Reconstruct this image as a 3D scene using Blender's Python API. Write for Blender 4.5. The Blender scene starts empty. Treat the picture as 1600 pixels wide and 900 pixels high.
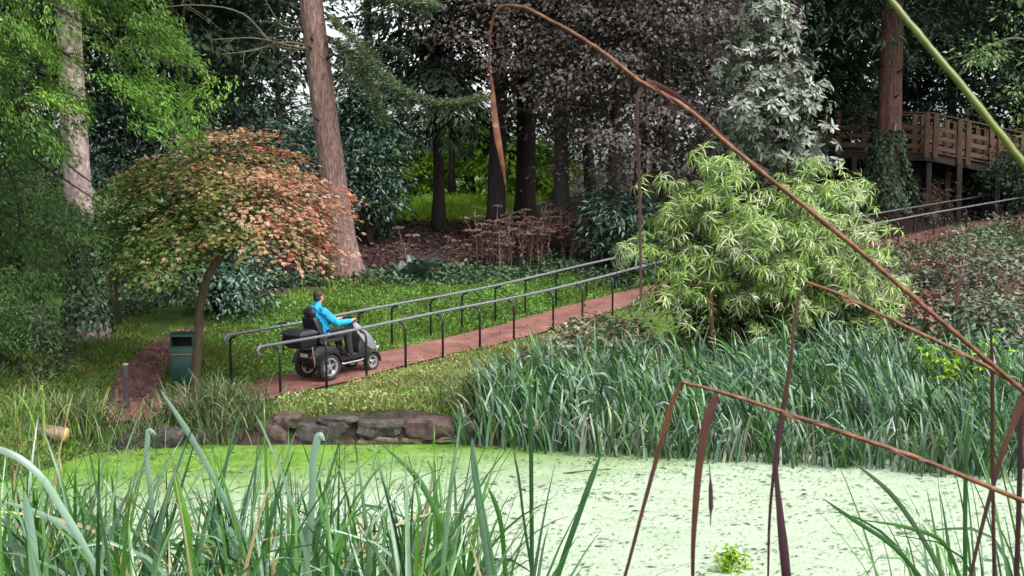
import bpy, bmesh, math, random
import numpy as np
from mathutils import Matrix, Vector, Euler

C = bpy.context.scene.collection
R = math.radians
# ---------------------------------------------------------------- camera, sky, sun, exposure
FPX, TH, HC = 1900.0, R(4.8), 4.15
sc = bpy.context.scene
cam = bpy.data.objects.new('camera', bpy.data.cameras.new('camera'))
C.objects.link(cam)
cam.location = (0, 0, HC)
cam.rotation_euler = (R(90) - TH, 0, 0)
cam.data.sensor_width = 36
cam.data.lens = FPX * 36 / 1600
cam.data.clip_start = 0.1
cam.data.clip_end = 3000
cam.data.dof.use_dof = True; cam.data.dof.focus_distance = 22; cam.data.dof.aperture_fstop = 16
sc.camera = cam

SUN_EL, SUN_AZ = R(55), R(135)          # azimuth clockwise from +Y: behind the camera, a little to the right
w = bpy.data.worlds.new('World'); sc.world = w; w.use_nodes = True
nt = w.node_tree; bg = nt.nodes['Background']
sky = nt.nodes.new('ShaderNodeTexSky'); sky.sky_type = 'NISHITA'; sky.sun_disc = False
sky.sun_elevation = SUN_EL; sky.sun_rotation = SUN_AZ
sky.air_density = 1.0; sky.dust_density = 4.0; sky.ozone_density = 1.0
hs = nt.nodes.new('ShaderNodeHueSaturation'); hs.inputs['Saturation'].default_value = 0.22
nt.links.new(sky.outputs[0], hs.inputs['Color']); nt.links.new(hs.outputs[0], bg.inputs['Color'])
bg.inputs['Strength'].default_value = 0.15
sl = bpy.data.lights.new('sun', 'SUN'); sl.energy = 1.25; sl.angle = R(28); sl.color = (1, .97, .92)
sun = bpy.data.objects.new('sun', sl); C.objects.link(sun)
sd = Vector((math.sin(SUN_AZ) * math.cos(SUN_EL), math.cos(SUN_AZ) * math.cos(SUN_EL), math.sin(SUN_EL)))
sun.rotation_euler = sd.to_track_quat('Z', 'Y').to_euler()
sc.view_settings.view_transform = 'Standard'; sc.view_settings.look = 'None'
sc.view_settings.exposure = 1.45; sc.view_settings.gamma = 1
cy = sc.cycles
cy.max_bounces = 5; cy.diffuse_bounces = 3; cy.glossy_bounces = 2; cy.transmission_bounces = 3
cy.transparent_max_bounces = 4; cy.use_denoising = True; cy.caustics_reflective = False; cy.caustics_refractive = False

# ---------------------------------------------------------------- helpers
rng = np.random.default_rng(7)
random.seed(7)

def U(px, py, d):
    """point of the world seen at photo position (px, py), d metres in front of the camera"""
    xr, yr = (px - 800) / FPX, (450 - py) / FPX
    v = np.array([xr, math.cos(TH) + yr * math.sin(TH), -math.sin(TH) + yr * math.cos(TH)])
    return np.array([0, 0, HC]) + v * (d / v[1])

def WX(px, d): return (px - 800) / FPX * d

def link(name, me, m=None, parent=None, smooth=False):
    o = bpy.data.objects.new(name, me); C.objects.link(o)
    if m is not None and not me.materials: me.materials.append(m)
    if smooth: me.polygons.foreach_set('use_smooth', [True] * len(me.polygons))
    if parent is not None: o.parent = parent
    return o

def tag(o, label=None, cat=None, group=None, kind=None):
    if label: o['label'] = label
    if cat: o['category'] = cat
    if group: o['group'] = group
    if kind: o['kind'] = kind
    return o

def thing(name, label, cat, loc=(0, 0, 0), rot=(0, 0, 0), group=None):
    o = bpy.data.objects.new(name, None); C.objects.link(o)
    o.location = [float(v) for v in loc]; o.rotation_euler = rot; o.empty_display_size = .2
    return tag(o, label, cat, group)

def np_mesh(name, V, F, tint=None):
    V = np.ascontiguousarray(V, dtype=np.float32); F = np.ascontiguousarray(F, dtype=np.int32)
    me = bpy.data.meshes.new(name); k = F.shape[1]
    me.vertices.add(len(V)); me.vertices.foreach_set('co', V.ravel())
    me.loops.add(F.size); me.loops.foreach_set('vertex_index', F.ravel())
    me.polygons.add(len(F)); me.polygons.foreach_set('loop_start', np.arange(0, F.size, k, dtype=np.int32))
    me.update(calc_edges=True); me.validate()
    if tint is not None:
        a = me.attributes.new('tint', 'FLOAT', 'POINT'); a.data.foreach_set('value', np.asarray(tint, dtype=np.float32))
    return me

def nrm(v): return v / (np.linalg.norm(v, axis=-1, keepdims=True) + 1e-9)
def rdir(n, r=None): return nrm((r or rng).normal(size=(n, 3)))

class Acc:
    """collects triangles with a tint per vertex"""
    def __init__(s): s.V, s.F, s.T, s.n = [], [], [], 0
    def add(s, V, F, T):
        s.V.append(V); s.F.append(F + s.n); s.T.append(np.broadcast_to(T, (len(V),))); s.n += len(V)
    def mesh(s, name): return np_mesh(name, np.concatenate(s.V), np.concatenate(s.F), np.concatenate(s.T))

def leaves(P, D, N, L, W, fold=.18, curl=.12, wide=.45):
    n = len(P); D = nrm(D); S = nrm(np.cross(D, N)); N = np.cross(S, D)
    L = np.broadcast_to(L, (n,))[:, None]; W = np.broadcast_to(W, (n,))[:, None]
    V = np.stack([P, P + D * L * wide + S * W / 2 + N * W * fold, P + D * L - N * L * curl,
                  P + D * L * wide - S * W / 2 + N * W * fold], 1).reshape(-1, 3)
    b = np.arange(n)[:, None, None] * 4
    F = (np.array([[0, 2, 1], [0, 3, 2]])[None] + b).reshape(-1, 3)
    return V, F

def lobed(P, D, N, L, W, lobes=(-.95, 0, .95), ls=(.8, 1, .8)):
    """palmate leaf: several pointed lobes from one base"""
    S = nrm(np.cross(nrm(D), N)); Vs, Fs, k = [], [], 0
    for a, l in zip(lobes, ls):
        V, F = leaves(P, nrm(D) * math.cos(a) + S * math.sin(a), N, np.asarray(L) * l, np.asarray(W) * l)
        Vs.append(V); Fs.append(F + k); k += len(V)
    return np.concatenate(Vs), np.concatenate(Fs)

def blades(B, az, L, W, lean, bend, kink=None, kt=None, seg=7, roll=None, vee=.25, tint=None):
    """long strap leaves: bent ribbons with a V section"""
    n = len(B); f = lambda v: np.broadcast_to(np.asarray(v, float), (n,))
    az, L, W, lean, bend = map(f, (az, L, W, lean, bend))
    kink = f(0 if kink is None else kink); kt = f(.7 if kt is None else kt); roll = f(0 if roll is None else roll)
    h = np.stack([np.cos(az), np.sin(az), 0 * az], 1); up = np.array([0, 0, 1.0])
    t = np.linspace(0, 1, seg + 1); pts = [B]; dirs = []
    for i in range(seg + 1):
        ph = lean + bend * t[i] ** 2 + kink / (1 + np.exp(-(t[i] - kt) / .03))
        dirs.append(h * np.sin(ph)[:, None] + up * np.cos(ph)[:, None])
    for i in range(seg): pts.append(pts[-1] + (dirs[i] + dirs[i + 1]) / 2 * (L / seg)[:, None])
    pts, dirs = np.stack(pts, 1), np.stack(dirs, 1)
    side0 = np.stack([-np.sin(az), np.cos(az), 0 * az], 1)
    side0 = np.repeat(side0[:, None], seg + 1, 1); nr = np.cross(side0, dirs)
    ang = roll[:, None, None] * (0.5 + .5 * t)[None, :, None]
    side = side0 * np.cos(ang) + nr * np.sin(ang); nr = np.cross(side, dirs)
    wd = (W[:, None] * np.minimum(1, .75 + t * 1.2) * np.clip((1 - t) * 2.6, 0, 1) ** .8)[:, :, None] / 2
    V = np.stack([pts - side * wd + nr * wd * vee, pts, pts + side * wd + nr * wd * vee], 2).reshape(-1, 3)
    b = (np.arange(n) * (seg + 1) * 3)[:, None] + (np.arange(seg) * 3)[None]
    b = b.reshape(-1, 1)
    q = np.concatenate([b + np.array([[0, 1, 4, 3]]), b + np.array([[1, 2, 5, 4]])])
    F = np.concatenate([q[:, [0, 1, 2]], q[:, [0, 2, 3]]])
    T = np.repeat(np.broadcast_to(rng.random(n) if tint is None else tint, (n,)), (seg + 1) * 3)
    return V, F, T

def tube_np(pts, rad, sides=8, jitter=0, flat=None, caps=True, furrow=0):
    fw = rng.normal(size=sides)
    pts = np.asarray(pts, float); n = len(pts); rad = np.broadcast_to(np.asarray(rad, float), (n,))
    d = nrm(np.gradient(pts, axis=0)); ref = np.array([0.31, .2, .93]) if abs(d[0][2]) < .8 else np.array([1., .1, 0])
    V = []
    for i in range(n):
        a = nrm(np.cross(d[i], ref)); b = np.cross(d[i], a); ref = np.cross(a, d[i]) if n > 2 else ref
        ref = b
        ref = np.cross(a, d[i]); th = np.linspace(0, 2 * np.pi, sides, endpoint=False)
        rr = rad[i] * (1 + jitter * rng.normal(size=sides)) if jitter else np.full(sides, rad[i])
        if furrow: fw = fw * .88 + rng.normal(size=sides) * .47; rr = rr * (1 + furrow * np.clip(fw, -1.6, 1.2))
        V.append(pts[i] + np.outer(np.cos(th) * rr, a) + np.outer(np.sin(th) * rr * (flat or 1), b))
    V = np.concatenate(V); F = []
    for i in range(n - 1):
        for j in range(sides):
            a, b2 = i * sides + j, i * sides + (j + 1) % sides
            F += [(a, b2, b2 + sides), (a, b2 + sides, a + sides)]
    if caps:
        V = np.vstack([V, pts[0], pts[-1]]); k = n * sides
        for j in range(sides):
            F.append((k, (j + 1) % sides, j)); F.append((k + 1, (n - 1) * sides + j, (n - 1) * sides + (j + 1) % sides))
    return V, np.array(F)

def smooth_pts(pts, k=6):
    """cubic through the points, tangents weighted by chord so long segments do not loop"""
    pts = np.asarray(pts, float); n = len(pts); h = np.linalg.norm(np.diff(pts, axis=0), axis=1) + 1e-6; sl = np.diff(pts, axis=0) / h[:, None]
    m = np.empty_like(pts); m[0], m[-1] = sl[0], sl[-1]
    for i in range(1, n - 1): m[i] = (sl[i - 1] * h[i] + sl[i] * h[i - 1]) / (h[i] + h[i - 1])
    out = []
    for i in range(n - 1):
        for t in np.linspace(0, 1, k, endpoint=False):
            a, b, c, d = 2 * t**3 - 3 * t**2 + 1, t**3 - 2 * t**2 + t, -2 * t**3 + 3 * t**2, t**3 - t**2
            out.append(a * pts[i] + b * h[i] * m[i] + c * pts[i + 1] + d * h[i] * m[i + 1])
    out.append(pts[-1]); return np.array(out)

def tube(name, pts, rad, m, parent=None, sides=8, jitter=0, flat=None, smooth=True):
    a = Acc(); V, F = tube_np(pts, rad, sides, jitter, flat); a.add(V, F, .5)
    return link(name, a.mesh(name), m, parent, smooth)

def tube_multi(name, lst, m, parent=None, sides=6, smooth=True):
    a = Acc()
    for pts, rad in lst:
        V, F = tube_np(pts, rad, sides); a.add(V, F, rng.random())
    return link(name, a.mesh(name), m, parent, smooth)

def bm_obj(name, bm, m, parent=None, smooth=True, bevel=0, seg=2):
    if bevel: bmesh.ops.bevel(bm, geom=bm.edges[:], offset=bevel, segments=seg, profile=.6, affect='EDGES', clamp_overlap=True)
    bmesh.ops.recalc_face_normals(bm, faces=bm.faces)
    me = bpy.data.meshes.new(name); bm.to_mesh(me); bm.free()
    o = link(name, me, m, parent)
    if smooth:
        me.polygons.foreach_set('use_smooth', [True] * len(me.polygons)); me.set_sharp_from_angle(angle=R(38))
    return o

def bx(bm, c, s, rot=None):
    r = bmesh.ops.create_cube(bm, size=1.0)['verts']
    M = Matrix.Translation(c) @ (rot or Matrix()) @ Matrix.Diagonal((*s, 1))
    bmesh.ops.transform(bm, matrix=M, verts=r); return r

def box(name, c, s, m, parent=None, bevel=.006, rot=None):
    bm = bmesh.new(); bx(bm, c, s, rot); return bm_obj(name, bm, m, parent, True, bevel)

def prism(bm, prof):
    """side profile (x, z, half width) swept across y"""
    a = [bm.verts.new((x, -h, z)) for x, z, h in prof]; b = [bm.verts.new((x, h, z)) for x, z, h in prof]
    n = len(prof); bm.faces.new(a); bm.faces.new(b[::-1])
    for i in range(n): bm.faces.new((a[i], b[i], b[(i + 1) % n], a[(i + 1) % n]))

def lathe(bm, prof, c, axis='Y', seg=28):
    rings = []
    for r, h in prof:
        ring = []
        for k in range(seg):
            t = 2 * math.pi * k / seg; p = (r * math.cos(t), h, r * math.sin(t)) if axis == 'Y' else (r * math.cos(t), r * math.sin(t), h)
            ring.append(bm.verts.new((p[0] + c[0], p[1] + c[1], p[2] + c[2])))
        rings.append(ring)
    for i in range(len(rings) - 1):
        for k in range(seg):
            bm.faces.new((rings[i][k], rings[i][(k + 1) % seg], rings[i + 1][(k + 1) % seg], rings[i + 1][k]))
    return rings

def capsules(bm, chains, seg=14):
    """closed tapered limbs, later merged into one skin"""
    for pts, rad in chains:
        for p, r in zip(pts, rad):
            rs = r if hasattr(r, '__len__') else (r, r, r)
            v = bmesh.ops.create_icosphere(bm, subdivisions=2, radius=1)['verts']
            bmesh.ops.transform(bm, matrix=Matrix.Translation(p) @ Matrix.Diagonal((*rs, 1)), verts=v)
        for i in range(len(pts) - 1):
            r0, r1 = rad[i], rad[i + 1]
            if hasattr(r0, '__len__') or hasattr(r1, '__len__'): # hull of two ellipsoids
                a0 = r0 if hasattr(r0, '__len__') else (r0,) * 3; a1 = r1 if hasattr(r1, '__len__') else (r1,) * 3
                for k in range(1, 5):
                    t = k / 5; v = bmesh.ops.create_icosphere(bm, subdivisions=2, radius=1)['verts']
                    p = Vector(pts[i]).lerp(Vector(pts[i + 1]), t); q = [a0[j] * (1 - t) + a1[j] * t for j in range(3)]
                    bmesh.ops.transform(bm, matrix=Matrix.Translation(p) @ Matrix.Diagonal((*q, 1)), verts=v)
                continue
            p0, p1 = Vector(pts[i]), Vector(pts[i + 1]); dv = p1 - p0
            M = Matrix.Translation((p0 + p1) / 2) @ dv.to_track_quat('Z', 'Y').to_matrix().to_4x4()
            bmesh.ops.create_cone(bm, cap_ends=True, segments=seg, radius1=r0, radius2=r1, depth=dv.length, matrix=M)

def skin(name, chains, m, parent=None, voxel=.008, smooth_it=3, extra=None):
    bm = bmesh.new(); capsules(bm, chains)
    if extra: extra(bm)
    me = bpy.data.meshes.new(name); bm.to_mesh(me); bm.free()
    tmp = bpy.data.objects.new('tmp', me); C.objects.link(tmp)
    md = tmp.modifiers.new('r', 'REMESH'); md.mode = 'VOXEL'; md.voxel_size = voxel
    sm = tmp.modifiers.new('s', 'SMOOTH'); sm.iterations = smooth_it; sm.factor = .5
    dg = bpy.context.evaluated_depsgraph_get(); dg.update()
    out = bpy.data.meshes.new_from_object(tmp.evaluated_get(dg)); out.name = name
    bpy.data.objects.remove(tmp)
    return link(name, out, m, parent, True)

# ---------------------------------------------------------------- materials
def newmat(name):
    m = bpy.data.materials.new(name); m.use_nodes = True
    return m, m.node_tree, m.node_tree.nodes['Principled BSDF'], m.node_tree.nodes['Material Output']

def ramp(nt, cols, pos=None):
    r = nt.nodes.new('ShaderNodeValToRGB'); e = r.color_ramp.elements
    n = len(cols)
    while len(e) < n: e.new(.5)
    for i, c in enumerate(cols):
        e[i].position = pos[i] if pos else i / (n - 1); e[i].color = (*c, 1)
    return r

def leafmat(name, cols, rough=.5, trans=.25, spec=.5, var=.35, vscale=.9, pos=None):
    m, nt, p, out = newmat(name); L = nt.links
    at = nt.nodes.new('ShaderNodeAttribute'); at.attribute_name = 'tint'
    r = ramp(nt, cols, pos); L.new(at.outputs['Fac'], r.inputs[0])
    tc = nt.nodes.new('ShaderNodeTexCoord'); no = nt.nodes.new('ShaderNodeTexNoise'); no.inputs['Scale'].default_value = vscale
    L.new(tc.outputs['Object'], no.inputs['Vector'])
    mr = nt.nodes.new('ShaderNodeMapRange'); mr.inputs['From Min'].default_value = .3; mr.inputs['From Max'].default_value = .7
    mr.inputs['To Min'].default_value = 1 - var; mr.inputs['To Max'].default_value = 1 + var; L.new(no.outputs[0], mr.inputs['Value'])
    hs = nt.nodes.new('ShaderNodeHueSaturation'); L.new(r.outputs[0], hs.inputs['Color']); L.new(mr.outputs[0], hs.inputs['Value'])
    L.new(hs.outputs[0], p.inputs['Base Color']); p.inputs['Roughness'].default_value = rough
    p.inputs['Specular IOR Level'].default_value = spec
    if trans:
        t = nt.nodes.new('ShaderNodeBsdfTranslucent'); L.new(hs.outputs[0], t.inputs['Color'])
        mx = nt.nodes.new('ShaderNodeMixShader'); mx.inputs[0].default_value = trans
        L.new(p.outputs[0], mx.inputs[1]); L.new(t.outputs[0], mx.inputs[2]); L.new(mx.outputs[0], out.inputs[0])
    return m

def pmat(name, cols, rough=.6, metal=0, scale=6, detail=6, bump=0, bscale=None, stretch=(1, 1, 1), spec=.5, coat=0):
    """noise-mottled surface; cols: one or more colours"""
    m, nt, p, out = newmat(name); L = nt.links
    if not isinstance(cols[0], (tuple, list)): cols = [tuple(c * .82 for c in cols), tuple(min(1, c * 1.18) for c in cols)]
    tc = nt.nodes.new('ShaderNodeTexCoord'); mp = nt.nodes.new('ShaderNodeMapping'); mp.inputs['Scale'].default_value = stretch
    L.new(tc.outputs['Object'], mp.inputs[0])
    no = nt.nodes.new('ShaderNodeTexNoise'); no.inputs['Scale'].default_value = scale; no.inputs['Detail'].default_value = detail
    no.inputs['Roughness'].default_value = .65; L.new(mp.outputs[0], no.inputs['Vector'])
    n = len(cols); r = ramp(nt, cols, [.3 + .4 * i / (n - 1) for i in range(n)]); L.new(no.outputs[0], r.inputs[0])
    L.new(r.outputs[0], p.inputs['Base Color'])
    p.inputs['Roughness'].default_value = rough; p.inputs['Metallic'].default_value = metal; p.inputs['Specular IOR Level'].default_value = spec
    if coat: p.inputs['Coat Weight'].default_value = coat
    if bump:
        n2 = nt.nodes.new('ShaderNodeTexNoise'); n2.inputs['Scale'].default_value = bscale or scale * 2; n2.inputs['Detail'].default_value = 8
        L.new(mp.outputs[0], n2.inputs['Vector'])
        b = nt.nodes.new('ShaderNodeBump'); b.inputs['Strength'].default_value = min(1, bump); b.inputs['Distance'].default_value = .04 * bump
        L.new(n2.outputs[0], b.inputs['Height']); L.new(b.outputs[0], p.inputs['Normal'])
    return m

M = {}
M['metal_rail'] = pmat('painted_rail', [(.12, .125, .15), (.22, .225, .26)], .3, .3, 20, spec=.8)
M['metal_post'] = pmat('painted_post', [(.008, .009, .011), (.025, .026, .03)], .4, .1, 15)
M['black_plastic'] = pmat('black_plastic', (.014, .014, .017), .45, 0, 12)
M['seat_vinyl'] = pmat('seat_vinyl', (.02, .019, .023), .5, 0, 14, bump=.15, bscale=80)
M['tyre'] = pmat('tyre_rubber', [(.012, .012, .012), (.035, .032, .03)], .85, 0, 18)
M['alloy'] = pmat('wheel_alloy', (.62, .62, .66), .3, .75, 9)
M['cowl'] = pmat('grey_cowl', (.3, .295, .35), .3, .3, 10, coat=.3)
M['lamp'] = pmat('lamp_lens', (.85, .85, .75), .15, 0, 10)
M['tail'] = pmat('tail_lens', (.35, .02, .02), .25, 0, 10)
M['strap'] = pmat('webbing', (.35, .3, .2), .8, 0, 30)
M['jacket'] = pmat('blue_jacket', [(.006, .24, .5), (.014, .38, .72)], .6, 0, 7, bump=.9, bscale=9)
M['trousers'] = pmat('dark_trousers', (.022, .02, .026), .85, 0, 10, bump=.4, bscale=14)
M['skin'] = pmat('skin', (.5, .27, .2), .55, 0, 10)
M['hair'] = pmat('brown_hair', [(.02, .011, .008), (.06, .035, .022)], .6, 0, 40, stretch=(1, 1, .3), bump=.5, bscale=90)
M['eye'] = pmat('eye_dark', (.02, .015, .012), .2)
M['shoe'] = pmat('shoe', (.02, .018, .017), .6)
M['bin'] = pmat('green_bin', [(.004, .035, .028), (.012, .07, .055)], .38, 0, 5)
M['bin_dark'] = pmat('bin_inside', (.004, .012, .011), .7)
M['gold'] = pmat('gold_band', (.3, .2, .09), .5)
M['bollard'] = pmat('bollard_wood', [(.022, .015, .018), (.052, .037, .042)], .75, 0, 12, stretch=(1, 1, .2), bump=.4)
M['bollard_top'] = pmat('bollard_cap', (.3, .26, .24), .7)
M['rock'] = pmat('rock', [(.008, .007, .007), (.038, .032, .03), (.095, .082, .074)], .85, 0, 7, 9, bump=1, bscale=9)
M['rock_red'] = pmat('rock_red', [(.016, .011, .011), (.06, .034, .032), (.105, .068, .06)], .85, 0, 5, 9, bump=1, bscale=8)
M['rock_moss'] = pmat('rock_moss', [(.04, .04, .022), (.1, .095, .05), (.14, .125, .085)], .9, 0, 7, 9, bump=1, bscale=9)
M['log'] = pmat('log_bark', [(.09, .06, .045), (.26, .19, .14)], .85, 0, 6, 9, bump=1, bscale=12)
M['log_end'] = pmat('log_end', [(.35, .22, .07), (.55, .4, .16)], .8, 0, 10)
M['bark_pink'] = pmat('bark_pink', [(.06, .035, .032), (.17, .1, .088), (.3, .21, .19)], .9, 0, 8, 10, stretch=(2, 2, .55), bump=1, bscale=11)
M['bark_grey'] = pmat('bark_grey', [(.1, .08, .07), (.24, .18, .165), (.42, .35, .33)], .9, 0, 9, 10, stretch=(1.6, 1.6, .8), bump=1, bscale=12)
M['bark_red'] = pmat('bark_red', [(.035, .016, .015), (.14, .062, .056), (.24, .135, .125)], .9, 0, 6, 10, stretch=(2.6, 2.6, .4), bump=1, bscale=9)
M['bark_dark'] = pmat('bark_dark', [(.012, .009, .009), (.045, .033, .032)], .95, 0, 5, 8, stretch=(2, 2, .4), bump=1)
M['bark_maple'] = pmat('bark_maple', [(.028, .022, .014), (.08, .062, .036)], .9, 0, 9, 8, stretch=(1.5, 1.5, .5), bump=.8)
M['bark_branch'] = pmat('bark_branch', [(.04, .036, .022), (.12, .105, .06)], .9, 0, 9, 8, bump=.5)
M['deck_wood'] = pmat('deck_wood', [(.05, .025, .016), (.13, .068, .047)], .8, 0, 5, 8, stretch=(1, 1, 1), bump=.3)
M['deck_dark'] = pmat('deck_dark', [(.012, .009, .008), (.028, .02, .018)], .85, 0, 5, 8)
M['cane'] = pmat('cane', [(.1, .045, .02), (.24, .12, .05)], .6, 0, 8)
M['dry_stem'] = leafmat('dry_stem', [(.13, .07, .055), (.28, .17, .12)], .8, 0)
M['dry_head'] = leafmat('dry_head', [(.1, .055, .05), (.27, .17, .145)], .85, .1)
M['rust_stem'] = pmat('rust_stem', [(.026, .01, .008), (.085, .028, .014), (.145, .055, .023), (.22, .13, .075)], .6, 0, 40, 8, spec=.35, bump=.15, bscale=160)
M['rust_leaf'] = pmat('rust_leaf', [(.014, .005, .008), (.042, .011, .009), (.085, .024, .01)], .5, 0, 5, 6)
M['purple_leaf'] = pmat('purple_leaf', [(.018, .006, .018), (.035, .01, .022), (.055, .014, .016)], .45, 0, 5, 6)
M['olive_stalk'] = pmat('olive_stalk', [(.06, .085, .006), (.11, .135, .014)], .4, 0, 6)
M['dead_leaf'] = leafmat('dead_leaf', [(.06, .02, .018), (.2, .085, .05), (.34, .2, .12), (.45, .33, .25)], .8, .1)

M['iris'] = leafmat('iris_leaf', [(.014, .052, .018), (.036, .11, .034), (.065, .19, .012), (.085, .16, .09), (.16, .25, .19), (.3, .24, .12)], .32, .2, .6, .3, 2, pos=[0, .25, .5, .72, .94, 1])  # pale bluish end holds sky highlights put into the leaf colour
M['reed'] = leafmat('reed_leaf', [(.014, .05, .02), (.035, .1, .045), (.06, .16, .02), (.09, .17, .11), (.19, .27, .22), (.3, .28, .18)], .34, .2, .5, .25, 1.2)
M['sedge'] = leafmat('sedge_leaf', [(.02, .05, .013), (.05, .09, .022), (.1, .135, .045), (.19, .19, .1)], .5, .2)
M['grass'] = leafmat('grass_blade', [(.045, .12, .014), (.095, .21, .026), (.18, .27, .05), (.3, .27, .12)], .55, .3, .3, .4, .8)
M['clover'] = leafmat('clover_leaf', [(.034, .1, .018), (.08, .2, .034), (.14, .29, .06), (.21, .31, .1)], .5, .25, .4, .45, .9)
M['ivy'] = leafmat('ivy_leaf', [(.016, .042, .02), (.04, .082, .038), (.085, .125, .065), (.16, .17, .11)], .6, .1, .3)
M['under'] = leafmat('bramble_leaf', [(.02, .045, .02), (.05, .09, .04), (.1, .14, .075), (.15, .18, .125), (.17, .09, .07), (.24, .25, .19)], .5, .15, .5, .4, .5)
M['bracken'] = leafmat('bracken_leaf', [(.06, .028, .024), (.13, .06, .048), (.18, .11, .08), (.2, .17, .1)], .8, .15)
M['litter'] = leafmat('litter_leaf', [(.024, .012, .012), (.05, .024, .022), (.09, .045, .036), (.18, .12, .09)], .85, 0)
M['maple'] = leafmat('maple_leaf', [(.03, .08, .01), (.075, .14, .018), (.17, .18, .035), (.32, .22, .12), (.44, .27, .2), (.46, .15, .09), (.46, .04, .03)], .5, .3, .45, .25, 1.5)
M['larch'] = leafmat('larch_needles', [(.025, .065, .012), (.065, .15, .02), (.13, .25, .035), (.24, .33, .075)], .55, .35, .3, .55, .8)
M['larch_dark'] = leafmat('larch_dark', [(.02, .05, .016), (.045, .105, .026), (.08, .155, .04), (.13, .2, .065)], .6, .3, .3, .45, .7)
M['needle'] = leafmat('needles', [(.03, .055, .022), (.06, .1, .035), (.11, .14, .06)], .6, .15)
M['bamboo'] = leafmat('bamboo_leaf', [(.025, .07, .012), (.065, .14, .02), (.18, .3, .032), (.23, .31, .12), (.38, .4, .25), (.48, .47, .34)], .4, .25, .5, .25, .8)
M['rhodo'] = leafmat('rhododendron_leaf', [(.035, .05, .034), (.075, .095, .066), (.125, .148, .105), (.18, .195, .145)], .42, .05, .6, .25, .8)
M['purple'] = leafmat('purple_foliage', [(.045, .045, .038), (.07, .064, .06), (.1, .09, .086), (.13, .088, .092), (.09, .112, .076), (.14, .136, .12)], .7, .18, .2, .5, .5)
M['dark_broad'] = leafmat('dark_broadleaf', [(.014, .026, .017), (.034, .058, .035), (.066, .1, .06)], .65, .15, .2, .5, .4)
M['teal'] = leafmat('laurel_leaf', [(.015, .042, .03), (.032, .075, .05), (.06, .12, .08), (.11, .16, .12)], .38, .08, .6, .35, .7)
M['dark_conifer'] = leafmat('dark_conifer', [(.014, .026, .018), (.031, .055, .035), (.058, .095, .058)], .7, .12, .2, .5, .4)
M['lime'] = leafmat('lime_leaf_glade_light', [(.13, .27, .02), (.24, .42, .03), (.36, .52, .06)], .55, .4, .4, .3, .6)  # also holds the glade's sunlight, painted into the leaf colour
M['oak'] = leafmat('light_broadleaf', [(.06, .12, .035), (.12, .2, .06), (.2, .28, .12)], .5, .25)

# ---------------------------------------------------------------- terrain
POND = np.array([(-9.5, 9.2), (-8.6, 12.5), (-7.4, 15.2), (-6.5, 17.3), (-6.1, 18.5), (-5.0, 19.15), (-3.6, 19.3), (-1, 19.35), (0.2, 19.2),
                 (1.8, 18.95), (4.5, 18.65), (7, 17.8), (9.5, 16.8), (12.5, 14.2), (13, 10.2), (9, 9.2), (0, 9.0)])
PATHC = smooth_pts([(-7.75, 19.6, .36), (-7.3, 19.9, .34), (-6.75, 20.3, .32), (-5.75, 21.6, .30), (-4.9, 22.6, .31), (-2.3, 25.85, .53), (.3, 29.1, .76), (2.4, 31.6, 1.08),
                    (10.9, 39.6, 2.0), (19.6, 48.6, 2.8), (27, 56, 3.4)], 10)
def pdp(px, d, z=None): return (WX(px, d), d)
DIRT = smooth_pts([(*pdp(163, 19.8), 0), (*pdp(176, 20.7), 0), (*pdp(206, 22.1), 0), (*pdp(236, 23.6), 0), (*pdp(268, 25.0), 0), (*pdp(300, 26.0), 0)], 8)
CP = [(560, 640, 19.96), (700, 640, 19.9), (450, 625, 20.9), (640, 600, 22.4),
      (560, 440, 30), (700, 430, 32), (850, 400, 36), (683, 360, 40), (600, 330, 48), (650, 318, 56), (900, 350, 44), (450, 450, 29),
      (620, 500, 28), (760, 470, 30.5), (330, 500, 26.5), (250, 520, 25.5), (130, 520, 24.4), (30, 560, 21.5), (60, 600, 20), (20, 440, 30), (200, 470, 30),
      (1450, 560, 22.5), (1550, 500, 27), (1500, 430, 35), (1190, 545, 24), (1000, 540, 24), (900, 560, 22.5), (1300, 560, 22.5),
      (1385, 330, 45), (1550, 300, 54), (1400, 290, 55), (1200, 320, 46), (80, 690, 17), (0, 690, 17), (1150, 400, 36)]
K = [tuple(U(*c)) for c in CP]
K += [(0, 80, 3.8), (-40, 80, 4), (40, 80, 5.5), (-40, 30, 3), (40, 30, 3), (0, 0, 2.5), (-12, 3, 2.3), (12, 3, 2.3), (-20, 15, 1.6), (20, 15, 1.4),
      (0, 7.2, .8), (-6, 7.2, .8), (6, 7.2, .8), (0, -20, 3), (0, 120, 5), (-60, 120, 6), (60, 120, 7), (-60, 0, 3), (60, 0, 3), (14, 20, .8), (9, 18.6, .3), (3, 20.5, .35), (6, 20, .4), (-8.6, 16, .6)]
K += [tuple(p) for p in PATHC[::8]]
K = np.array(K)
def _rbf_fit(K):
    n = len(K); A = np.zeros((n + 3, n + 3)); d = np.linalg.norm(K[:, None, :2] - K[None, :, :2], axis=-1)
    A[:n, :n] = d - np.eye(n) * .05 * -1; Pm = np.c_[np.ones(n), K[:, :2]]; A[:n, n:] = Pm; A[n:, :n] = Pm.T
    return np.linalg.solve(A, np.r_[K[:, 2], 0, 0, 0])
RW = _rbf_fit(K)
def sstep(a, b, x): t = np.clip((x - a) / (b - a), 0, 1); return t * t * (3 - 2 * t)
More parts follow.
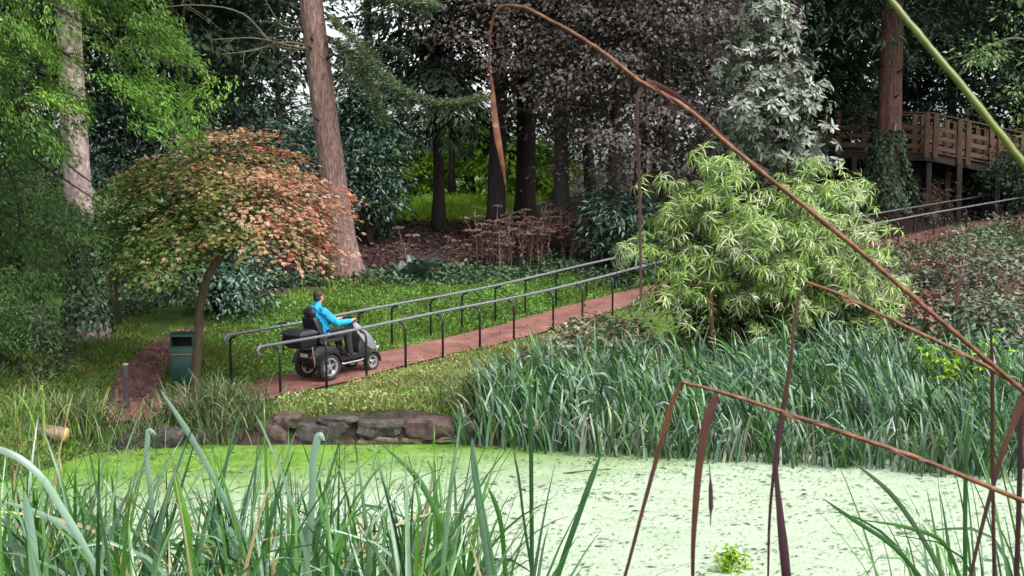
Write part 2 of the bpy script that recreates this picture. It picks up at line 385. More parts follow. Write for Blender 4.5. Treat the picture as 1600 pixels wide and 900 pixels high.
def poly_sd(x, y, poly):
    p = np.stack([x, y], -1); best = np.full(x.shape, 1e9); ins = np.zeros(x.shape, bool); n = len(poly)
    for i in range(n):
        a, b = poly[i], poly[(i + 1) % n]; e = b - a; q = p - a
        t = np.clip((q @ e) / (e @ e), 0, 1); best = np.minimum(best, np.linalg.norm(q - t[..., None] * e, axis=-1))
        c = (a[1] > p[..., 1]) != (b[1] > p[..., 1])
        ins ^= c & (p[..., 0] < (b[0] - a[0]) * (p[..., 1] - a[1]) / (b[1] - a[1] + 1e-12) + a[0])
    return np.where(ins, -best, best)
def line_dist(x, y, L):
    p = np.stack([x, y], -1); best = np.full(x.shape, 1e9); z = np.zeros(x.shape)
    for i in range(len(L) - 1):
        a, b = L[i], L[i + 1]; e = (b - a)[:2]; q = p - a[:2]; t = np.clip((q @ e) / (e @ e + 1e-12), 0, 1)
        d = np.linalg.norm(q - t[..., None] * e, axis=-1); k = d < best
        best = np.where(k, d, best); z = np.where(k, a[2] + t * (b - a)[2], z)
    return best, z
PH = 0.80   # half width of the ramp path
def G(x, y, raw=False):
    x = np.asarray(x, float); y = np.asarray(y, float); sh = x.shape; x = x.ravel(); y = y.ravel()
    z = RW[-3] + RW[-2] * x + RW[-1] * y
    for i in range(len(K)): z = z + RW[i] * np.hypot(x - K[i, 0], y - K[i, 1])
    z = z + .05 * np.sin(x * 1.7 + 1.3 * np.sin(y * .9)) * np.sin(y * 1.3 + .7) + .025 * np.sin(x * 4.1 + y * 2.2) * np.sin(y * 3.7 - x)
    dp, zp = line_dist(x, y, PATHC)
    t = sstep(PH + .12, PH + 1.1, dp); z = (zp - .035) * (1 - t) + z * t
    sd_ = poly_sd(x, y, POND)
    z = np.maximum(z, .22 + 0 * z) if raw else np.where(sd_ > 0, np.maximum(z, .1), z)
    soft = 1 - sstep(-5.3, -4.2, x); t = sstep(-.35 - .1 * soft, .22 + 1.0 * soft, sd_); z = -.6 * (1 - t) + z * t
    return z.reshape(sh)
def G1(x, y): return float(G(np.array([x]), np.array([y]))[0])

def gaxis(lo, hi, f0, f1, fine, coarse):
    out = list(np.arange(f0, f1, fine)); s = fine; v = f1
    while v < hi: out.append(v); s = min(s * 1.18, coarse); v += s
    out.append(hi); s = fine; v = f0; pre = []
    while True:
        s = min(s * 1.18, coarse); v -= s
        if v <= lo: break
        pre.append(v)
    return np.array([lo] + pre[::-1] + out)
gx = gaxis(-400, 400, -12, 14, .22, 25); gy = gaxis(-60, 900, 9, 44, .22, 30)
X, Y = np.meshgrid(gx, gy); Z = G(X, Y)
far = np.hypot(X, Y - 40); Z = np.where(far > 140, 5.0, Z)
nx, ny = len(gx), len(gy)
idx = np.arange(nx * ny).reshape(ny, nx)
F = np.stack([idx[:-1, :-1], idx[:-1, 1:], idx[1:, 1:], idx[1:, :-1]], -1).reshape(-1, 4)
def litter_mask(x, y):
    px = 800 + x / y * FPX
    edge = np.interp(px, [0, 300, 420, 560, 700, 850, 1000, 1300, 1600], [33, 30, 28.6, 30.2, 32.5, 35.5, 37, 40, 48])
    m = sstep(-1.2, .6, y - edge)
    glade = sstep(42, 45, y) * sstep(560, 620, px) * (1 - sstep(800, 880, px))
    return m * (1 - glade)
gm = np_mesh('ground', np.stack([X, Y, Z], -1).reshape(-1, 3), F)
a = gm.attributes.new('litter', 'FLOAT', 'POINT'); a.data.foreach_set('value', np.where(Y > 1, litter_mask(X, np.maximum(Y, 1)), 0).ravel().astype(np.float32))
sdv = poly_sd(X.ravel(), Y.ravel(), POND)
a = gm.attributes.new('shore', 'FLOAT', 'POINT'); a.data.foreach_set('value', (1 - sstep(.1, .9, sdv)).astype(np.float32))
m, nt, p, out = newmat('ground_soil'); L = nt.links
tc = nt.nodes.new('ShaderNodeTexCoord')
def noise(nt, vec, s, d=6, r=.6):
    n = nt.nodes.new('ShaderNodeTexNoise'); n.inputs['Scale'].default_value = s; n.inputs['Detail'].default_value = d; n.inputs['Roughness'].default_value = r
    nt.links.new(vec, n.inputs['Vector']); return n.outputs[0]
def mixc(nt, f, a, b):
    mx = nt.nodes.new('ShaderNodeMix'); mx.data_type = 'RGBA'
    for s, v in ((0, f), (6, a), (7, b)):
        if isinstance(v, tuple): mx.inputs[s].default_value = (*v, 1)
        elif isinstance(v, float): mx.inputs[s].default_value = v
        else: nt.links.new(v, mx.inputs[s])
    return mx.outputs[2]
gr = ramp(nt, [(.045, .05, .018), (.055, .1, .018), (.08, .14, .024), (.13, .115, .045)], [.3, .45, .58, .72]); L.new(noise(nt, tc.outputs['Object'], 1.6, 9, .7), gr.inputs[0])
lr = ramp(nt, [(.014, .007, .008), (.036, .018, .018), (.065, .034, .03)], [.3, .5, .7]); L.new(noise(nt, tc.outputs['Object'], 7, 9, .75), lr.inputs[0])
sr = ramp(nt, [(.02, .014, .012), (.06, .042, .035)], [.35, .65]); L.new(noise(nt, tc.outputs['Object'], 5, 8), sr.inputs[0])
a1 = nt.nodes.new('ShaderNodeAttribute'); a1.attribute_name = 'litter'; a2 = nt.nodes.new('ShaderNodeAttribute'); a2.attribute_name = 'shore'
c1 = mixc(nt, a1.outputs['Fac'], gr.outputs[0], lr.outputs[0]); c2 = mixc(nt, a2.outputs['Fac'], c1, sr.outputs[0])
L.new(c2, p.inputs['Base Color']); p.inputs['Roughness'].default_value = .95; p.inputs['Specular IOR Level'].default_value = .2
b = nt.nodes.new('ShaderNodeBump'); b.inputs['Distance'].default_value = .06; L.new(noise(nt, tc.outputs['Object'], 9, 9, .7), b.inputs['Height']); L.new(b.outputs[0], p.inputs['Normal'])
tag(link('ground', gm, m, None, True), kind='structure')

def ribbon(name, L3, hw, lift, m, follow=False):
    hw = np.full(len(L3), hw)
    if follow: hw = hw * np.interp(np.linspace(0, 1, len(L3)), [0, .2, .7, 1], [1.5, 1.0, .8, .3])
    t = nrm(np.gradient(L3[:, :2], axis=0)); n = np.stack([-t[:, 1], t[:, 0]], 1); k = 7; V = []
    for i, o in enumerate(np.linspace(-1, 1, k)):
        ww = hw * (1 + .05 * np.sin(np.arange(len(L3)) * 1.3 + (o > 0) * 2) + .04 * np.sin(np.arange(len(L3)) * .5 + o)) if abs(o) == 1 else hw
        xy = L3[:, :2] + n * (o * ww)[:, None]
        z = (G(xy[:, 0], xy[:, 1]) if follow else L3[:, 2]) + lift + .018 * (1 - o * o)
        V.append(np.c_[xy, z])
    V = np.stack(V, 1).reshape(-1, 3); F = []
    for i in range(len(L3) - 1):
        for j in range(k - 1): F.append((i * k + j, i * k + j + 1, (i + 1) * k + j + 1, (i + 1) * k + j))
    return tag(link(name, np_mesh(name, V, np.array(F)), m, None, True), kind='structure')
mp_ = pmat('red_path', [(.07, .035, .03), (.155, .068, .056), (.2, .09, .074), (.26, .14, .118)], .9, 0, 1.7, 12, bump=.35, bscale=60, spec=.3)
md_ = pmat('dirt', [(.045, .022, .023), (.095, .046, .046), (.17, .11, .095)], .95, 0, 5, 10, bump=.7, bscale=20, spec=.2)
ribbon('path', PATHC, PH, .0, mp_)
dense = smooth_pts(DIRT, 4); ribbon('dirt_path', dense, .42, .012, md_, True)

# water: pond covered with duckweed
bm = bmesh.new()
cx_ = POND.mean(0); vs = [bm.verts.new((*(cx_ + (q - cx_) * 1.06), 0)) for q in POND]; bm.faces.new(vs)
m, nt, p, out = newmat('duckweed_water'); L = nt.links
tc = nt.nodes.new('ShaderNodeTexCoord'); mpn = nt.nodes.new('ShaderNodeMapping'); mpn.inputs['Scale'].default_value = (1, .8, 1); L.new(tc.outputs['Object'], mpn.inputs[0]); O = mpn.outputs[0]
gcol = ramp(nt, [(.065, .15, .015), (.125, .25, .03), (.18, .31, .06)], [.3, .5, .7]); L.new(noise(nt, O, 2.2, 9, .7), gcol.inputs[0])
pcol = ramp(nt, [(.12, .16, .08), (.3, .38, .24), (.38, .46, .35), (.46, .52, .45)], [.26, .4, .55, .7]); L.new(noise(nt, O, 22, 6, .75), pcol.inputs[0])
# sky glare painted into the weed colour: pale near and right, green far left
sx = nt.nodes.new('ShaderNodeSeparateXYZ'); L.new(tc.outputs['Object'], sx.inputs[0])
def math_(op, a, b):
    n = nt.nodes.new('ShaderNodeMath'); n.operation = op
    for i, v in enumerate((a, b)):
        if isinstance(v, (int, float)): n.inputs[i].default_value = v
        else: L.new(v, n.inputs[i])
    return n.outputs[0]
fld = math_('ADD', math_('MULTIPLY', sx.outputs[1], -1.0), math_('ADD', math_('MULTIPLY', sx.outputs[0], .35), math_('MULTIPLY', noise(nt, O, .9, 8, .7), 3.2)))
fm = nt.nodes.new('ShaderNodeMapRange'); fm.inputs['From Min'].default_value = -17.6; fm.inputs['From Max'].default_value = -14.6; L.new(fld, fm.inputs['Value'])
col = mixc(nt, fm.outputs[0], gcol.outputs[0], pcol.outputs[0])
gapm = nt.nodes.new('ShaderNodeMapRange'); gapm.inputs['From Min'].default_value = .6; gapm.inputs['From Max'].default_value = .72; gapm.inputs['To Max'].default_value = .6; L.new(noise(nt, O, 2.6, 10, .75), gapm.inputs['Value'])
col = mixc(nt, gapm.outputs[0], col, (.1, .15, .05))
vo = nt.nodes.new('ShaderNodeTexVoronoi'); vo.inputs['Scale'].default_value = 9; L.new(O, vo.inputs['Vector'])
sp = nt.nodes.new('ShaderNodeMapRange'); sp.inputs['From Min'].default_value = .05; sp.inputs['From Max'].default_value = .16; sp.inputs['To Min'].default_value = .55; sp.inputs['To Max'].default_value = 1; L.new(vo.outputs[0], sp.inputs['Value'])
hs2 = nt.nodes.new('ShaderNodeHueSaturation'); L.new(col, hs2.inputs['Color'])
mp2 = nt.nodes.new('ShaderNodeMapping'); mp2.inputs['Scale'].default_value = (.55, 1.9, 1); L.new(tc.outputs['Object'], mp2.inputs[0])
st_ = nt.nodes.new('ShaderNodeMapRange'); st_.inputs['From Min'].default_value = .3; st_.inputs['From Max'].default_value = .7; st_.inputs['To Min'].default_value = .78; st_.inputs['To Max'].default_value = 1.14; L.new(noise(nt, mp2.outputs[0], 1.6, 9, .7), st_.inputs['Value'])
L.new(math_('MULTIPLY', sp.outputs[0], st_.outputs[0]), hs2.inputs['Value'])
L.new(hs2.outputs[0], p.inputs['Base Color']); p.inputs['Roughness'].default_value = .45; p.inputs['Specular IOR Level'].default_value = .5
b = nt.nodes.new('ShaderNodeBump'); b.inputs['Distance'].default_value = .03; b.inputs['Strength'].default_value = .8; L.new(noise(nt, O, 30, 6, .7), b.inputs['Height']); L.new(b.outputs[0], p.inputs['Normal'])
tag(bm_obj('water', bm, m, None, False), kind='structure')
# flecks lying on the weed
n = 21000; q = np.c_[rng.uniform(-7, 9, n), 11 + 8.4 * rng.random(n) ** 1.1]; q = q[poly_sd(q[:, 0], q[:, 1], POND) < -.1]
pt_ = .5 + .5 * np.sin(q[:, 0] * 1.9 + 1.5 * np.sin(q[:, 1] * 2.3)) * np.sin(q[:, 1] * 3.1 + np.sin(q[:, 0] * 1.1) * 2); q = q[rng.random(len(q)) < .25 + .75 * pt_ ** 1.5]; n = len(q)
th = rng.normal(0, .7, n); A_ = Acc(); sz = rng.uniform(.02, .085, n) * np.where(rng.random(n) < .06, 1.9, 1)
V, F = leaves(np.c_[q, rng.uniform(.006, .014, n)], np.c_[np.cos(th), np.sin(th), 0 * th], np.tile([0, 0, 1.], (n, 1)) + rng.normal(size=(n, 3)) * .15, sz, sz * .36, .2, .0)
A_.add(V, F, np.repeat(rng.random(n), 4))
M['fleck'] = leafmat('pond_fleck', [(.028, .036, .02), (.055, .08, .034), (.08, .115, .05), (.14, .18, .09), (.3, .34, .24)], .7, 0)
tag(link('floating_flecks', A_.mesh('floating_flecks'), M['fleck']), 'small dark leaf flecks scattered over the pale duckweed', 'leaf flecks', kind='stuff')

# ---------------------------------------------------------------- stone edging of the pond
def rock(parent, px0, px1, y0, y1, d, depth, mat, seed, label=None):
    r = np.random.default_rng(seed); a, b = U(px0, y1, d), U(px1, y0, d)
    c = ((a[0] + b[0]) / 2, d + depth * .35, (a[2] + b[2]) / 2); s = (b[0] - a[0], depth, b[2] - a[2])
    bm = bmesh.new(); bmesh.ops.create_cube(bm, size=1); bmesh.ops.subdivide_edges(bm, edges=bm.edges[:], cuts=5, use_grid_fill=True)
    o1, o2 = r.uniform(0, 9, 3), r.uniform(0, 9, 3)
    for v in bm.verts:
        q = np.array(v.co) * 2; rr = np.linalg.norm(q); sup = (np.abs(q) ** 4).sum() ** .25
        cut = o1[1] - 4.5; q = q / sup * (.62 + .38 * sup); q[0] += .12 * q[2] * math.sin(o2[2]); f = 1 + .1 * math.sin(q[0] * 3.1 + o1[0]) * math.sin(q[2] * 2.7 + o1[1]) + .06 * math.sin(q[0] * 7 + q[1] * 5 + o2[0]) + r.normal() * .04
        q = q * f / 2; q[2] += .1 * q[0] * math.sin(o2[1])
        v.co = (q[0] * s[0] * 1.04, q[1] * s[1], q[2] * s[2] * 1.06)
    o = bm_obj('stone', bm, M[mat], parent); o.location = Vector(c) - parent.location
    o.data.set_sharp_from_angle(angle=R(32))
    if label: o['label'] = label
    return o
wall = thing('stone_edging', 'low dry stone edging of weathered blocks along the far bank of the pond', 'stone wall', (WX(560, 19.4), 19.4, 0))
ROCKS = [(396, 450, 656, 700, .5, 'rock_red', None), (458, 543, 657, 694, .5, 'rock', None), (428, 466, 645, 668, .45, 'rock_red', None), (556, 628, 653, 683, .5, 'rock', None),
         (636, 708, 650, 685, .5, 'rock_red', 'rounded reddish boulder'), (505, 562, 686, 699, .3, 'rock_moss', None), (560, 622, 681, 696, .34, 'rock_moss', None),
         (622, 668, 682, 696, .3, 'rock_moss', None), (672, 728, 680, 693, .34, 'rock_moss', None), (712, 752, 655, 690, .45, 'rock', None),
         (344, 384, 668, 701, .4, 'rock', None), (300, 338, 676, 704, .4, 'rock', None), (238, 282, 672, 706, .4, 'rock', None), (180, 222, 680, 710, .4, 'rock', None),
         (498, 556, 648, 664, .4, 'rock', None), (440, 505, 690, 703, .3, 'rock', None), (380, 444, 693, 706, .3, 'rock', None)]
for i, (x0, x1, y0, y1, dep, mt, lb) in enumerate(ROCKS): rock(wall, x0, x1, y0 + (5 if y0 < 672 else 1), y1, 19.35 - .25 * (x0 < 300), dep, mt, 50 + i, lb)

# ---------------------------------------------------------------- handrails
def rail(label, top, posts, group, inward, hook, z_end):
    P0 = top[0]
    t = thing('handrail', label, 'handrail', P0, group='handrails along the red path')
    rel = [np.array(p) - P0 for p in top]; e = nrm((rel[1] - rel[0])[None])[0]
    start = [rel[0] - e * .02 + np.array([0, 0, -.16]), rel[0] - e * .09 + np.array([0, 0, -.13]), rel[0] - e * .1 + np.array([0, 0, -.05]), rel[0] - e * .05 + np.array([0, 0, 0.0])] if hook else []
    tube('rail', np.array(start + list(smooth_pts(rel, 8))), .03, M['metal_rail'], t, 10)
    for p in posts:
        p = np.array(p); b = p - np.array([*inward, 0]) * .17; gz = G1(b[0], b[1]) - .05
        pts = [(b[0], b[1], gz), (b[0], b[1], p[2] - .22), (b[0], b[1], p[2] - .16), *[tuple(b + (p - b) * k + np.array([0, 0, dz])) for k, dz in ((.12, -.1), (.45, -.065), (.85, -.055), (1, -.015))]]
        tube('post', np.array(pts) - P0, .025, M['metal_post'], t, 8)
    return t
inw = np.array([-.78, .62])
A0, A1, A2, A3 = np.array([-4.33, 21.9]), np.array([.93, 28.5]), np.array([3.0, 31.0]), np.array([4.3, 32.3])
def ramp_z(xy): return float(line_dist(np.array([xy[0]]), np.array([xy[1]]), PATHC)[1][0])
def along(off, ts, base):
    out = []
    for t in ts:
        q = A0 + (A1 - A0) * t / 8.44 if t <= 8.44 else A1 + (A3 - A1) * (t - 8.44) / np.linalg.norm(A3 - A1)
        q = q + inw * off; out.append(np.array([q[0], q[1], ramp_z(q) + .97])); 
    return out
near_px = [432, 505, 568, 630, 688, 747, 800, 862, 908, 955, 1000]
def t_for_px(px, off):
    ts = np.linspace(0, 13.6, 700); q = np.array(along(off, ts, 0)); return float(ts[np.argmin(np.abs(800 + q[:, 0] / q[:, 1] * FPX - px))])
rail('dark metal handrail on the pond side of the red ramp', along(.02, np.linspace(-.25, 13.4, 9).clip(-.25), 0), along(.02, [t_for_px(p, -.1) for p in near_px], 0), 'handrails', inw, True, 0)
rail('dark metal handrail on the grassy far side of the red ramp', along(1.75, np.linspace(t_for_px(354, 1.75), 13.4, 9), 0), along(1.75, [t_for_px(p, 1.9) for p in (357, 478, 560, 612, 673, 722, 775, 822, 870, 918, 962)], 0), 'handrails', -inw, True, 0)
# the same path's rails higher up the hill
def upper(off, s):
    e = nrm(np.array([[8.7, 9.0]]))[0]; n = np.array([-e[1], e[0]]); out = []
    for t in s:
        q = np.array([9.4, 38.05]) + e * t + n * off; out.append(np.array([q[0], q[1], ramp_z(q) + .93]))
    return out
n_ = np.array([-.72, .69])
rail('thin grey handrail on the near side of the red path high on the right-hand slope', upper(-.9, np.linspace(0, 16, 6)), upper(-.9, [1.5, 3.6, 6.2, 8.8, 11.4, 14]), 'upper', n_, False, 0)
rail('thin grey handrail on the far side of the red path high on the right-hand slope', upper(.9, np.linspace(0, 16, 6)), upper(.9, [1.5, 3.9, 6.5, 9.1, 11.7, 14.3]), 'upper', -n_, False, 0)

# ---------------------------------------------------------------- litter bin and bollard
bp = np.array([WX(283, 23.0), 23.0]); bz = G1(*bp) + .01
bn = thing('litter_bin', 'dark green litter bin with an open slot and hooded top beside the maple trunk', 'litter bin', (*bp, bz), (0, 0, R(4)))
bm = bmesh.new(); bx(bm, (0, 0, .37), (.44, .4, .7)); bm_obj('body', bm, M['bin'], bn, True, .018)
box('base', (0, 0, .015), (.4, .36, .05), M['bin_dark'], bn)
for s in (-1, 1): box('side_panel', (s * .205, 0, .83), (.03, .39, .22), M['bin'], bn)
box('back_panel', (0, .185, .83), (.38, .03, .22), M['bin_dark'], bn, .004)
for y in (-.185,): box('slot_lip', (0, y, .735), (.44, .035, .04), M['bin'], bn)
bm = bmesh.new(); prism(bm, [(-.25, .935, .235), (.25, .935, .235), (.25, .965, .235), (.21, .995, .2), (-.21, .995, .2), (-.25, .965, .235)]); bm_obj('hood', bm, M['bin'], bn, True, .006)
box('gold_band', (0, -.2035, .6), (.4, .006, .014), M['gold'], bn, .001)
box('door_panel', (0, -.2035, .33), (.36, .008, .42), M['bin'], bn, .003)
bq = np.array([WX(191, 20.7), 20.7])
bl = thing('bollard', 'slim dark wooden bollard at the mouth of the dirt path', 'bollard', (*bq, G1(*bq) - .02))
bm = bmesh.new(); bx(bm, (0, 0, .41), (.085, .085, .84)); bm_obj('post', bm, M['bollard'], bl, True, .008)
bm = bmesh.new(); bx(bm, (0, 0, .842), (.08, .08, .03)); bm_obj('cap', bm, M['bollard_top'], bl, True, .01)

# ---------------------------------------------------------------- mobility scooter
e_ = nrm((A1 - A0)[None])[0]; YAW = math.atan2(e_[1], e_[0])
spx = 524; ts = np.linspace(0, 6, 300); qs = np.array([A0 + e_ * t + inw * .66 for t in ts]); sq = qs[np.argmin(np.abs(800 + qs[:, 0] / qs[:, 1] * FPX - spx))]
SROT = (0, -math.atan(.045), YAW); SLOC = (sq[0], sq[1], ramp_z(sq) + .022)
s = thing('mobility_scooter', 'large black and grey four wheeled mobility scooter driving up the red ramp', 'mobility scooter', SLOC, SROT)
def wheel(x, y, r, wd, spokes):
    bm = bmesh.new(); k = wd / 2
    lathe(bm, [(r * .66, -k * .8), (r * .8, -k), (r * .93, -k * .9), (r, -k * .5), (r, k * .5), (r * .93, k * .9), (r * .8, k), (r * .66, k * .8), (r * .62, 0), (r * .66, -k * .8)], (x, y, r), seg=36)
    for j in range(28):
        t = 2 * math.pi * j / 28; M_ = Matrix.Translation((x + math.cos(t) * r * .99, y, r + math.sin(t) * r * .99)) @ Matrix.Rotation(-t, 4, 'Y')
        bx(bm, (0, 0, 0), (.02, wd * .8, .018), M_ @ Matrix())
    ty = bm_obj('wheel', bm, M['tyre'], s, True)
    bm = bmesh.new(); lathe(bm, [(r * .56, -k * .86), (r * .7, -k * .9), (r * .7, k * .9), (r * .56, k * .86), (r * .56, -k * .86)], (x, y, r), seg=36); bm_obj('rim', bm, M['alloy'], ty)
    bm = bmesh.new(); lathe(bm, [(.0005, -k * .75), (r * .2, -k * .7), (r * .2, k * .7), (.0005, k * .75)], (x, y, r), seg=20)
    for j in range(spokes):
        t = 2 * math.pi * j / spokes + .3
        for da in (-.13, .13) if spokes > 4 else (0,):
            M_ = Matrix.Translation((x, y, r)) @ Matrix.Rotation(-(t + da), 4, 'Y') @ Matrix.Translation((r * .38, 0, 0)); bx(bm, (0, 0, 0), (r * .42, wd * .5, .018 if spokes > 4 else .05), M_)
    bm_obj('spokes', bm, M['alloy'], ty)
    bm = bmesh.new(); lathe(bm, [(.0005, -k * .3), (r * .6, -k * .3), (r * .6, k * .3), (.0005, k * .3)], (x, y, r), seg=24); bm_obj('brake_disc', bm, M['black_plastic'], ty)
for y in (-.32, .32): wheel(-.5, y, .255, .15, 5); wheel(.68, y * .92, .175, .12, 3)
bm = bmesh.new(); prism(bm, [(-.62, .2, .2), (.5, .2, .22), (.62, .26, .22), (.5, .31, .24), (-.2, .31, .26), (-.62, .36, .22)]); bm_obj('chassis', bm, M['black_plastic'], s, True, .012)
box('footboard', (.16, 0, .325), (.62, .6, .03), M['black_plastic'], s, .01)
for y in (-.31, .31): tube('side_bar', [(-.14, y, .26), (-.08, y * 1.03, .25), (.4, y * 1.03, .25), (.46, y, .27)], .016, M['alloy'], s, 8)
bm = bmesh.new(); prism(bm, [(-.82, .36, .24), (-.16, .33, .27), (-.1, .5, .25), (-.2, .62, .22), (-.62, .66, .22), (-.82, .55, .22)]); bm_obj('rear_body', bm, M['black_plastic'], s, True, .03)
for y in (-.33, .33): # rear mudguards
    bm = bmesh.new(); pr = []
    for t in np.linspace(R(10), R(168), 14): pr.append((-.5 + .3 * math.cos(t), .255 + .3 * math.sin(t)))
    pr2 = [(-.5 + (x + .5) * .91, .255 + (z - .255) * .91) for x, z in pr]
    pf = [(x, z, .085) for x, z in pr] + [(x, z, .085) for x, z in pr2[::-1]]
    prism(bm, pf); bmesh.ops.translate(bm, vec=(0, y, 0), verts=bm.verts); bm_obj('rear_mudguard', bm, M['black_plastic'], s)
    bm = bmesh.new(); pr = [(.68 + .215 * math.cos(t), .175 + .215 * math.sin(t)) for t in np.linspace(R(-5), R(172), 14)]
    pf = [(x, z, .07) for x, z in pr] + [(.68 + (x - .68) * .88, .175 + (z - .175) * .88, .07) for x, z in pr[::-1]]
    prism(bm, pf); bmesh.ops.translate(bm, vec=(0, y * .92, 0), verts=bm.verts); bm_obj('front_mudguard', bm, M['black_plastic'], s)
bm = bmesh.new(); prism(bm, [(.33, 1.0, .14), (.42, 1.03, .13), (.55, .9, .19), (.74, .72, .25), (.88, .52, .27), (.9, .42, .26), (.8, .38, .25), (.62, .5, .24), (.52, .68, .2), (.4, .86, .16)]); bm_obj('front_cowl', bm, M['cowl'], s, True, .025, 3)
bm = bmesh.new(); prism(bm, [(.5, .66, .2), (.6, .5, .235), (.56, .33, .24), (.42, .33, .22), (.44, .5, .2)]); bm_obj('leg_shield', bm, M['black_plastic'], s, True, .02)
bm = bmesh.new(); prism(bm, [(.86, .46, .27), (.96, .43, .22), (.97, .39, .22), (.86, .36, .27)]); bm_obj('front_bumper', bm, M['cowl'], s, True, .012)
for y in (-.19, .19):
    bm = bmesh.new(); v = bmesh.ops.create_uvsphere(bm, u_segments=16, v_segments=10, radius=1)['verts']; bmesh.ops.transform(bm, matrix=Matrix.Translation((.885, y, .52)) @ Matrix.Diagonal((.035, .05, .04, 1)), verts=v); bm_obj('headlight', bm, M['lamp'], s)
    box('indicator', (.95, y * 1.12, .43), (.05, .06, .035), M['lamp'], s, .01)
    box('tail_light', (-.83, y * .95, .47), (.03, .07, .04), M['tail'], s, .008)
th = np.linspace(R(-150), R(150), 19)
tube('handlebar', [(.33 + .13 * math.cos(t) - .02, .24 * math.sin(t) / math.sin(R(110)) * .95, 1.03 + .05 * math.cos(t)) for t in th], .021, M['black_plastic'], s, 10)
box('dashboard', (.36, 0, 1.02), (.14, .24, .06), M['black_plastic'], s, .02, Matrix.Rotation(R(25), 4, 'Y'))
tube('mirror_stem', [(.38, -.22, 1.04), (.4, -.3, 1.16)], .007, M['black_plastic'], s, 6)
box('seat_pedestal', (-.36, 0, .64), (.2, .24, .12), M['black_plastic'], s, .02)
bm = bmesh.new(); prism(bm, [(-.56, .68, .22), (-.02, .7, .24), (.03, .75, .23), (-.02, .8, .23), (-.5, .77, .22), (-.58, .78, .2)]); bm_obj('seat_cushion', bm, M['seat_vinyl'], s, True, .03, 3)
bm = bmesh.new(); prism(bm, [(-.54, .75, .22), (-.44, .76, .22), (-.5, .95, .235), (-.58, 1.2, .2), (-.62, 1.24, .15), (-.7, 1.22, .15), (-.68, 1.16, .2), (-.6, .92, .235)]); bm_obj('backrest', bm, M['seat_vinyl'], s, True, .03, 3)
bm = bmesh.new(); v = bmesh.ops.create_icosphere(bm, subdivisions=3, radius=1)['verts']; bmesh.ops.transform(bm, matrix=Matrix.Translation((-.635, 0, 1.3)) @ Matrix.Rotation(R(-10), 4, 'Y') @ Matrix.Diagonal((.085, .155, .125, 1)), verts=v); bm_obj('headrest', bm, M['seat_vinyl'], s)
tube('headrest_stem', [(-.63, 0, 1.18), (-.64, 0, 1.25)], .02, M['black_plastic'], s, 8)
for y in (-.29, .29):
    box('armrest', (-.28, y, .95), (.36, .07, .05), M['seat_vinyl'], s, .018); tube('armrest_bracket', [(-.5, y * .85, .78), (-.46, y, .86), (-.42, y, .93)], .016, M['alloy'], s, 8)
bm = bmesh.new(); prism(bm, [(-1.1, .7, .25), (-.72, .7, .25), (-.7, .93, .28), (-1.14, .93, .28)]); bm_obj('rear_box', bm, M['black_plastic'], s, True, .025, 3)
bm = bmesh.new(); prism(bm, [(-1.16, .93, .29), (-.69, .93, .29), (-.7, .98, .285), (-.78, 1.02, .24), (-1.06, 1.02, .24), (-1.15, .98, .285)]); bm_obj('rear_box_lid', bm, pmat('lid_plastic', (.035, .035, .045), .35, 0, 10), s, True, .015, 3)
tube('strap', [(-.86, -.285, .7), (-.87, -.3, .55), (-.84, -.31, .42), (-.86, -.31, .3)], .013, M['strap'], s, 6, flat=.3)
tube('rear_rack', [(-.75, -.2, .62), (-1.05, -.2, .68), (-1.05, .2, .68), (-.75, .2, .62)], .018, M['black_plastic'], s, 8)
for z_ in (.66, .86): box('stick_clip', (-1.15, .2, z_), (.06, .05, .03), M['black_plastic'], s, .006)
box('number_tag', (-.835, 0, .5), (.012, .2, .07), pmat('pale_tag', (.5, .5, .48), .5), s, .004)
tube('cable', [(-.2, -.27, .62), (-.1, -.31, .55), (.1, -.3, .36)], .008, M['black_plastic'], s, 6)
wk = thing('walking_stick', 'black T-handled walking stick upright behind the rear box of the scooter', 'walking stick', SLOC, SROT)
tube('shaft', [(-1.172, .2, .55), (-1.172, .2, 1.14)], .012, M['black_plastic'], wk, 8); tube('handle', [(-1.25, .23, 1.15), (-1.172, .2, 1.165), (-1.08, .17, 1.15)], .017, M['black_plastic'], wk, 8)

# ---------------------------------------------------------------- the rider
PSC = 1.05
P = thing('person', 'person in a bright blue jacket and dark trousers seated on the mobility scooter', 'person', SLOC, SROT)
def hand(sg):
    wr = Vector((.25, sg * .2, 1.035)); ch = [([(.2, sg * .215, 1.03), tuple(wr)], [.03, .026]), ([tuple(wr), (.31, sg * .19, 1.05)], [(.03, .036, .018), (.028, .04, .017)])]
    for i, (o, ln) in enumerate(((-.032, .9), (-.011, 1), (.011, .97), (.031, .8))):
        b = Vector((.335, sg * .19 + o, 1.052)); ch.append(([tuple(b), tuple(b + Vector((.03 * ln, 0, .004))), tuple(b + Vector((.045 * ln, 0, -.022))), tuple(b + Vector((.03 * ln, 0, -.042)))], [.0095, .009, .0085, .007]))
    b = Vector((.285, sg * .19 - sg * .036, 1.045)); ch.append(([tuple(b), tuple(b + Vector((.03, -sg * .014, -.012))), tuple(b + Vector((.052, -sg * .008, -.025)))], [.012, .0105, .008]))
    return ch
hc = Vector((-.36, 0, 1.545))
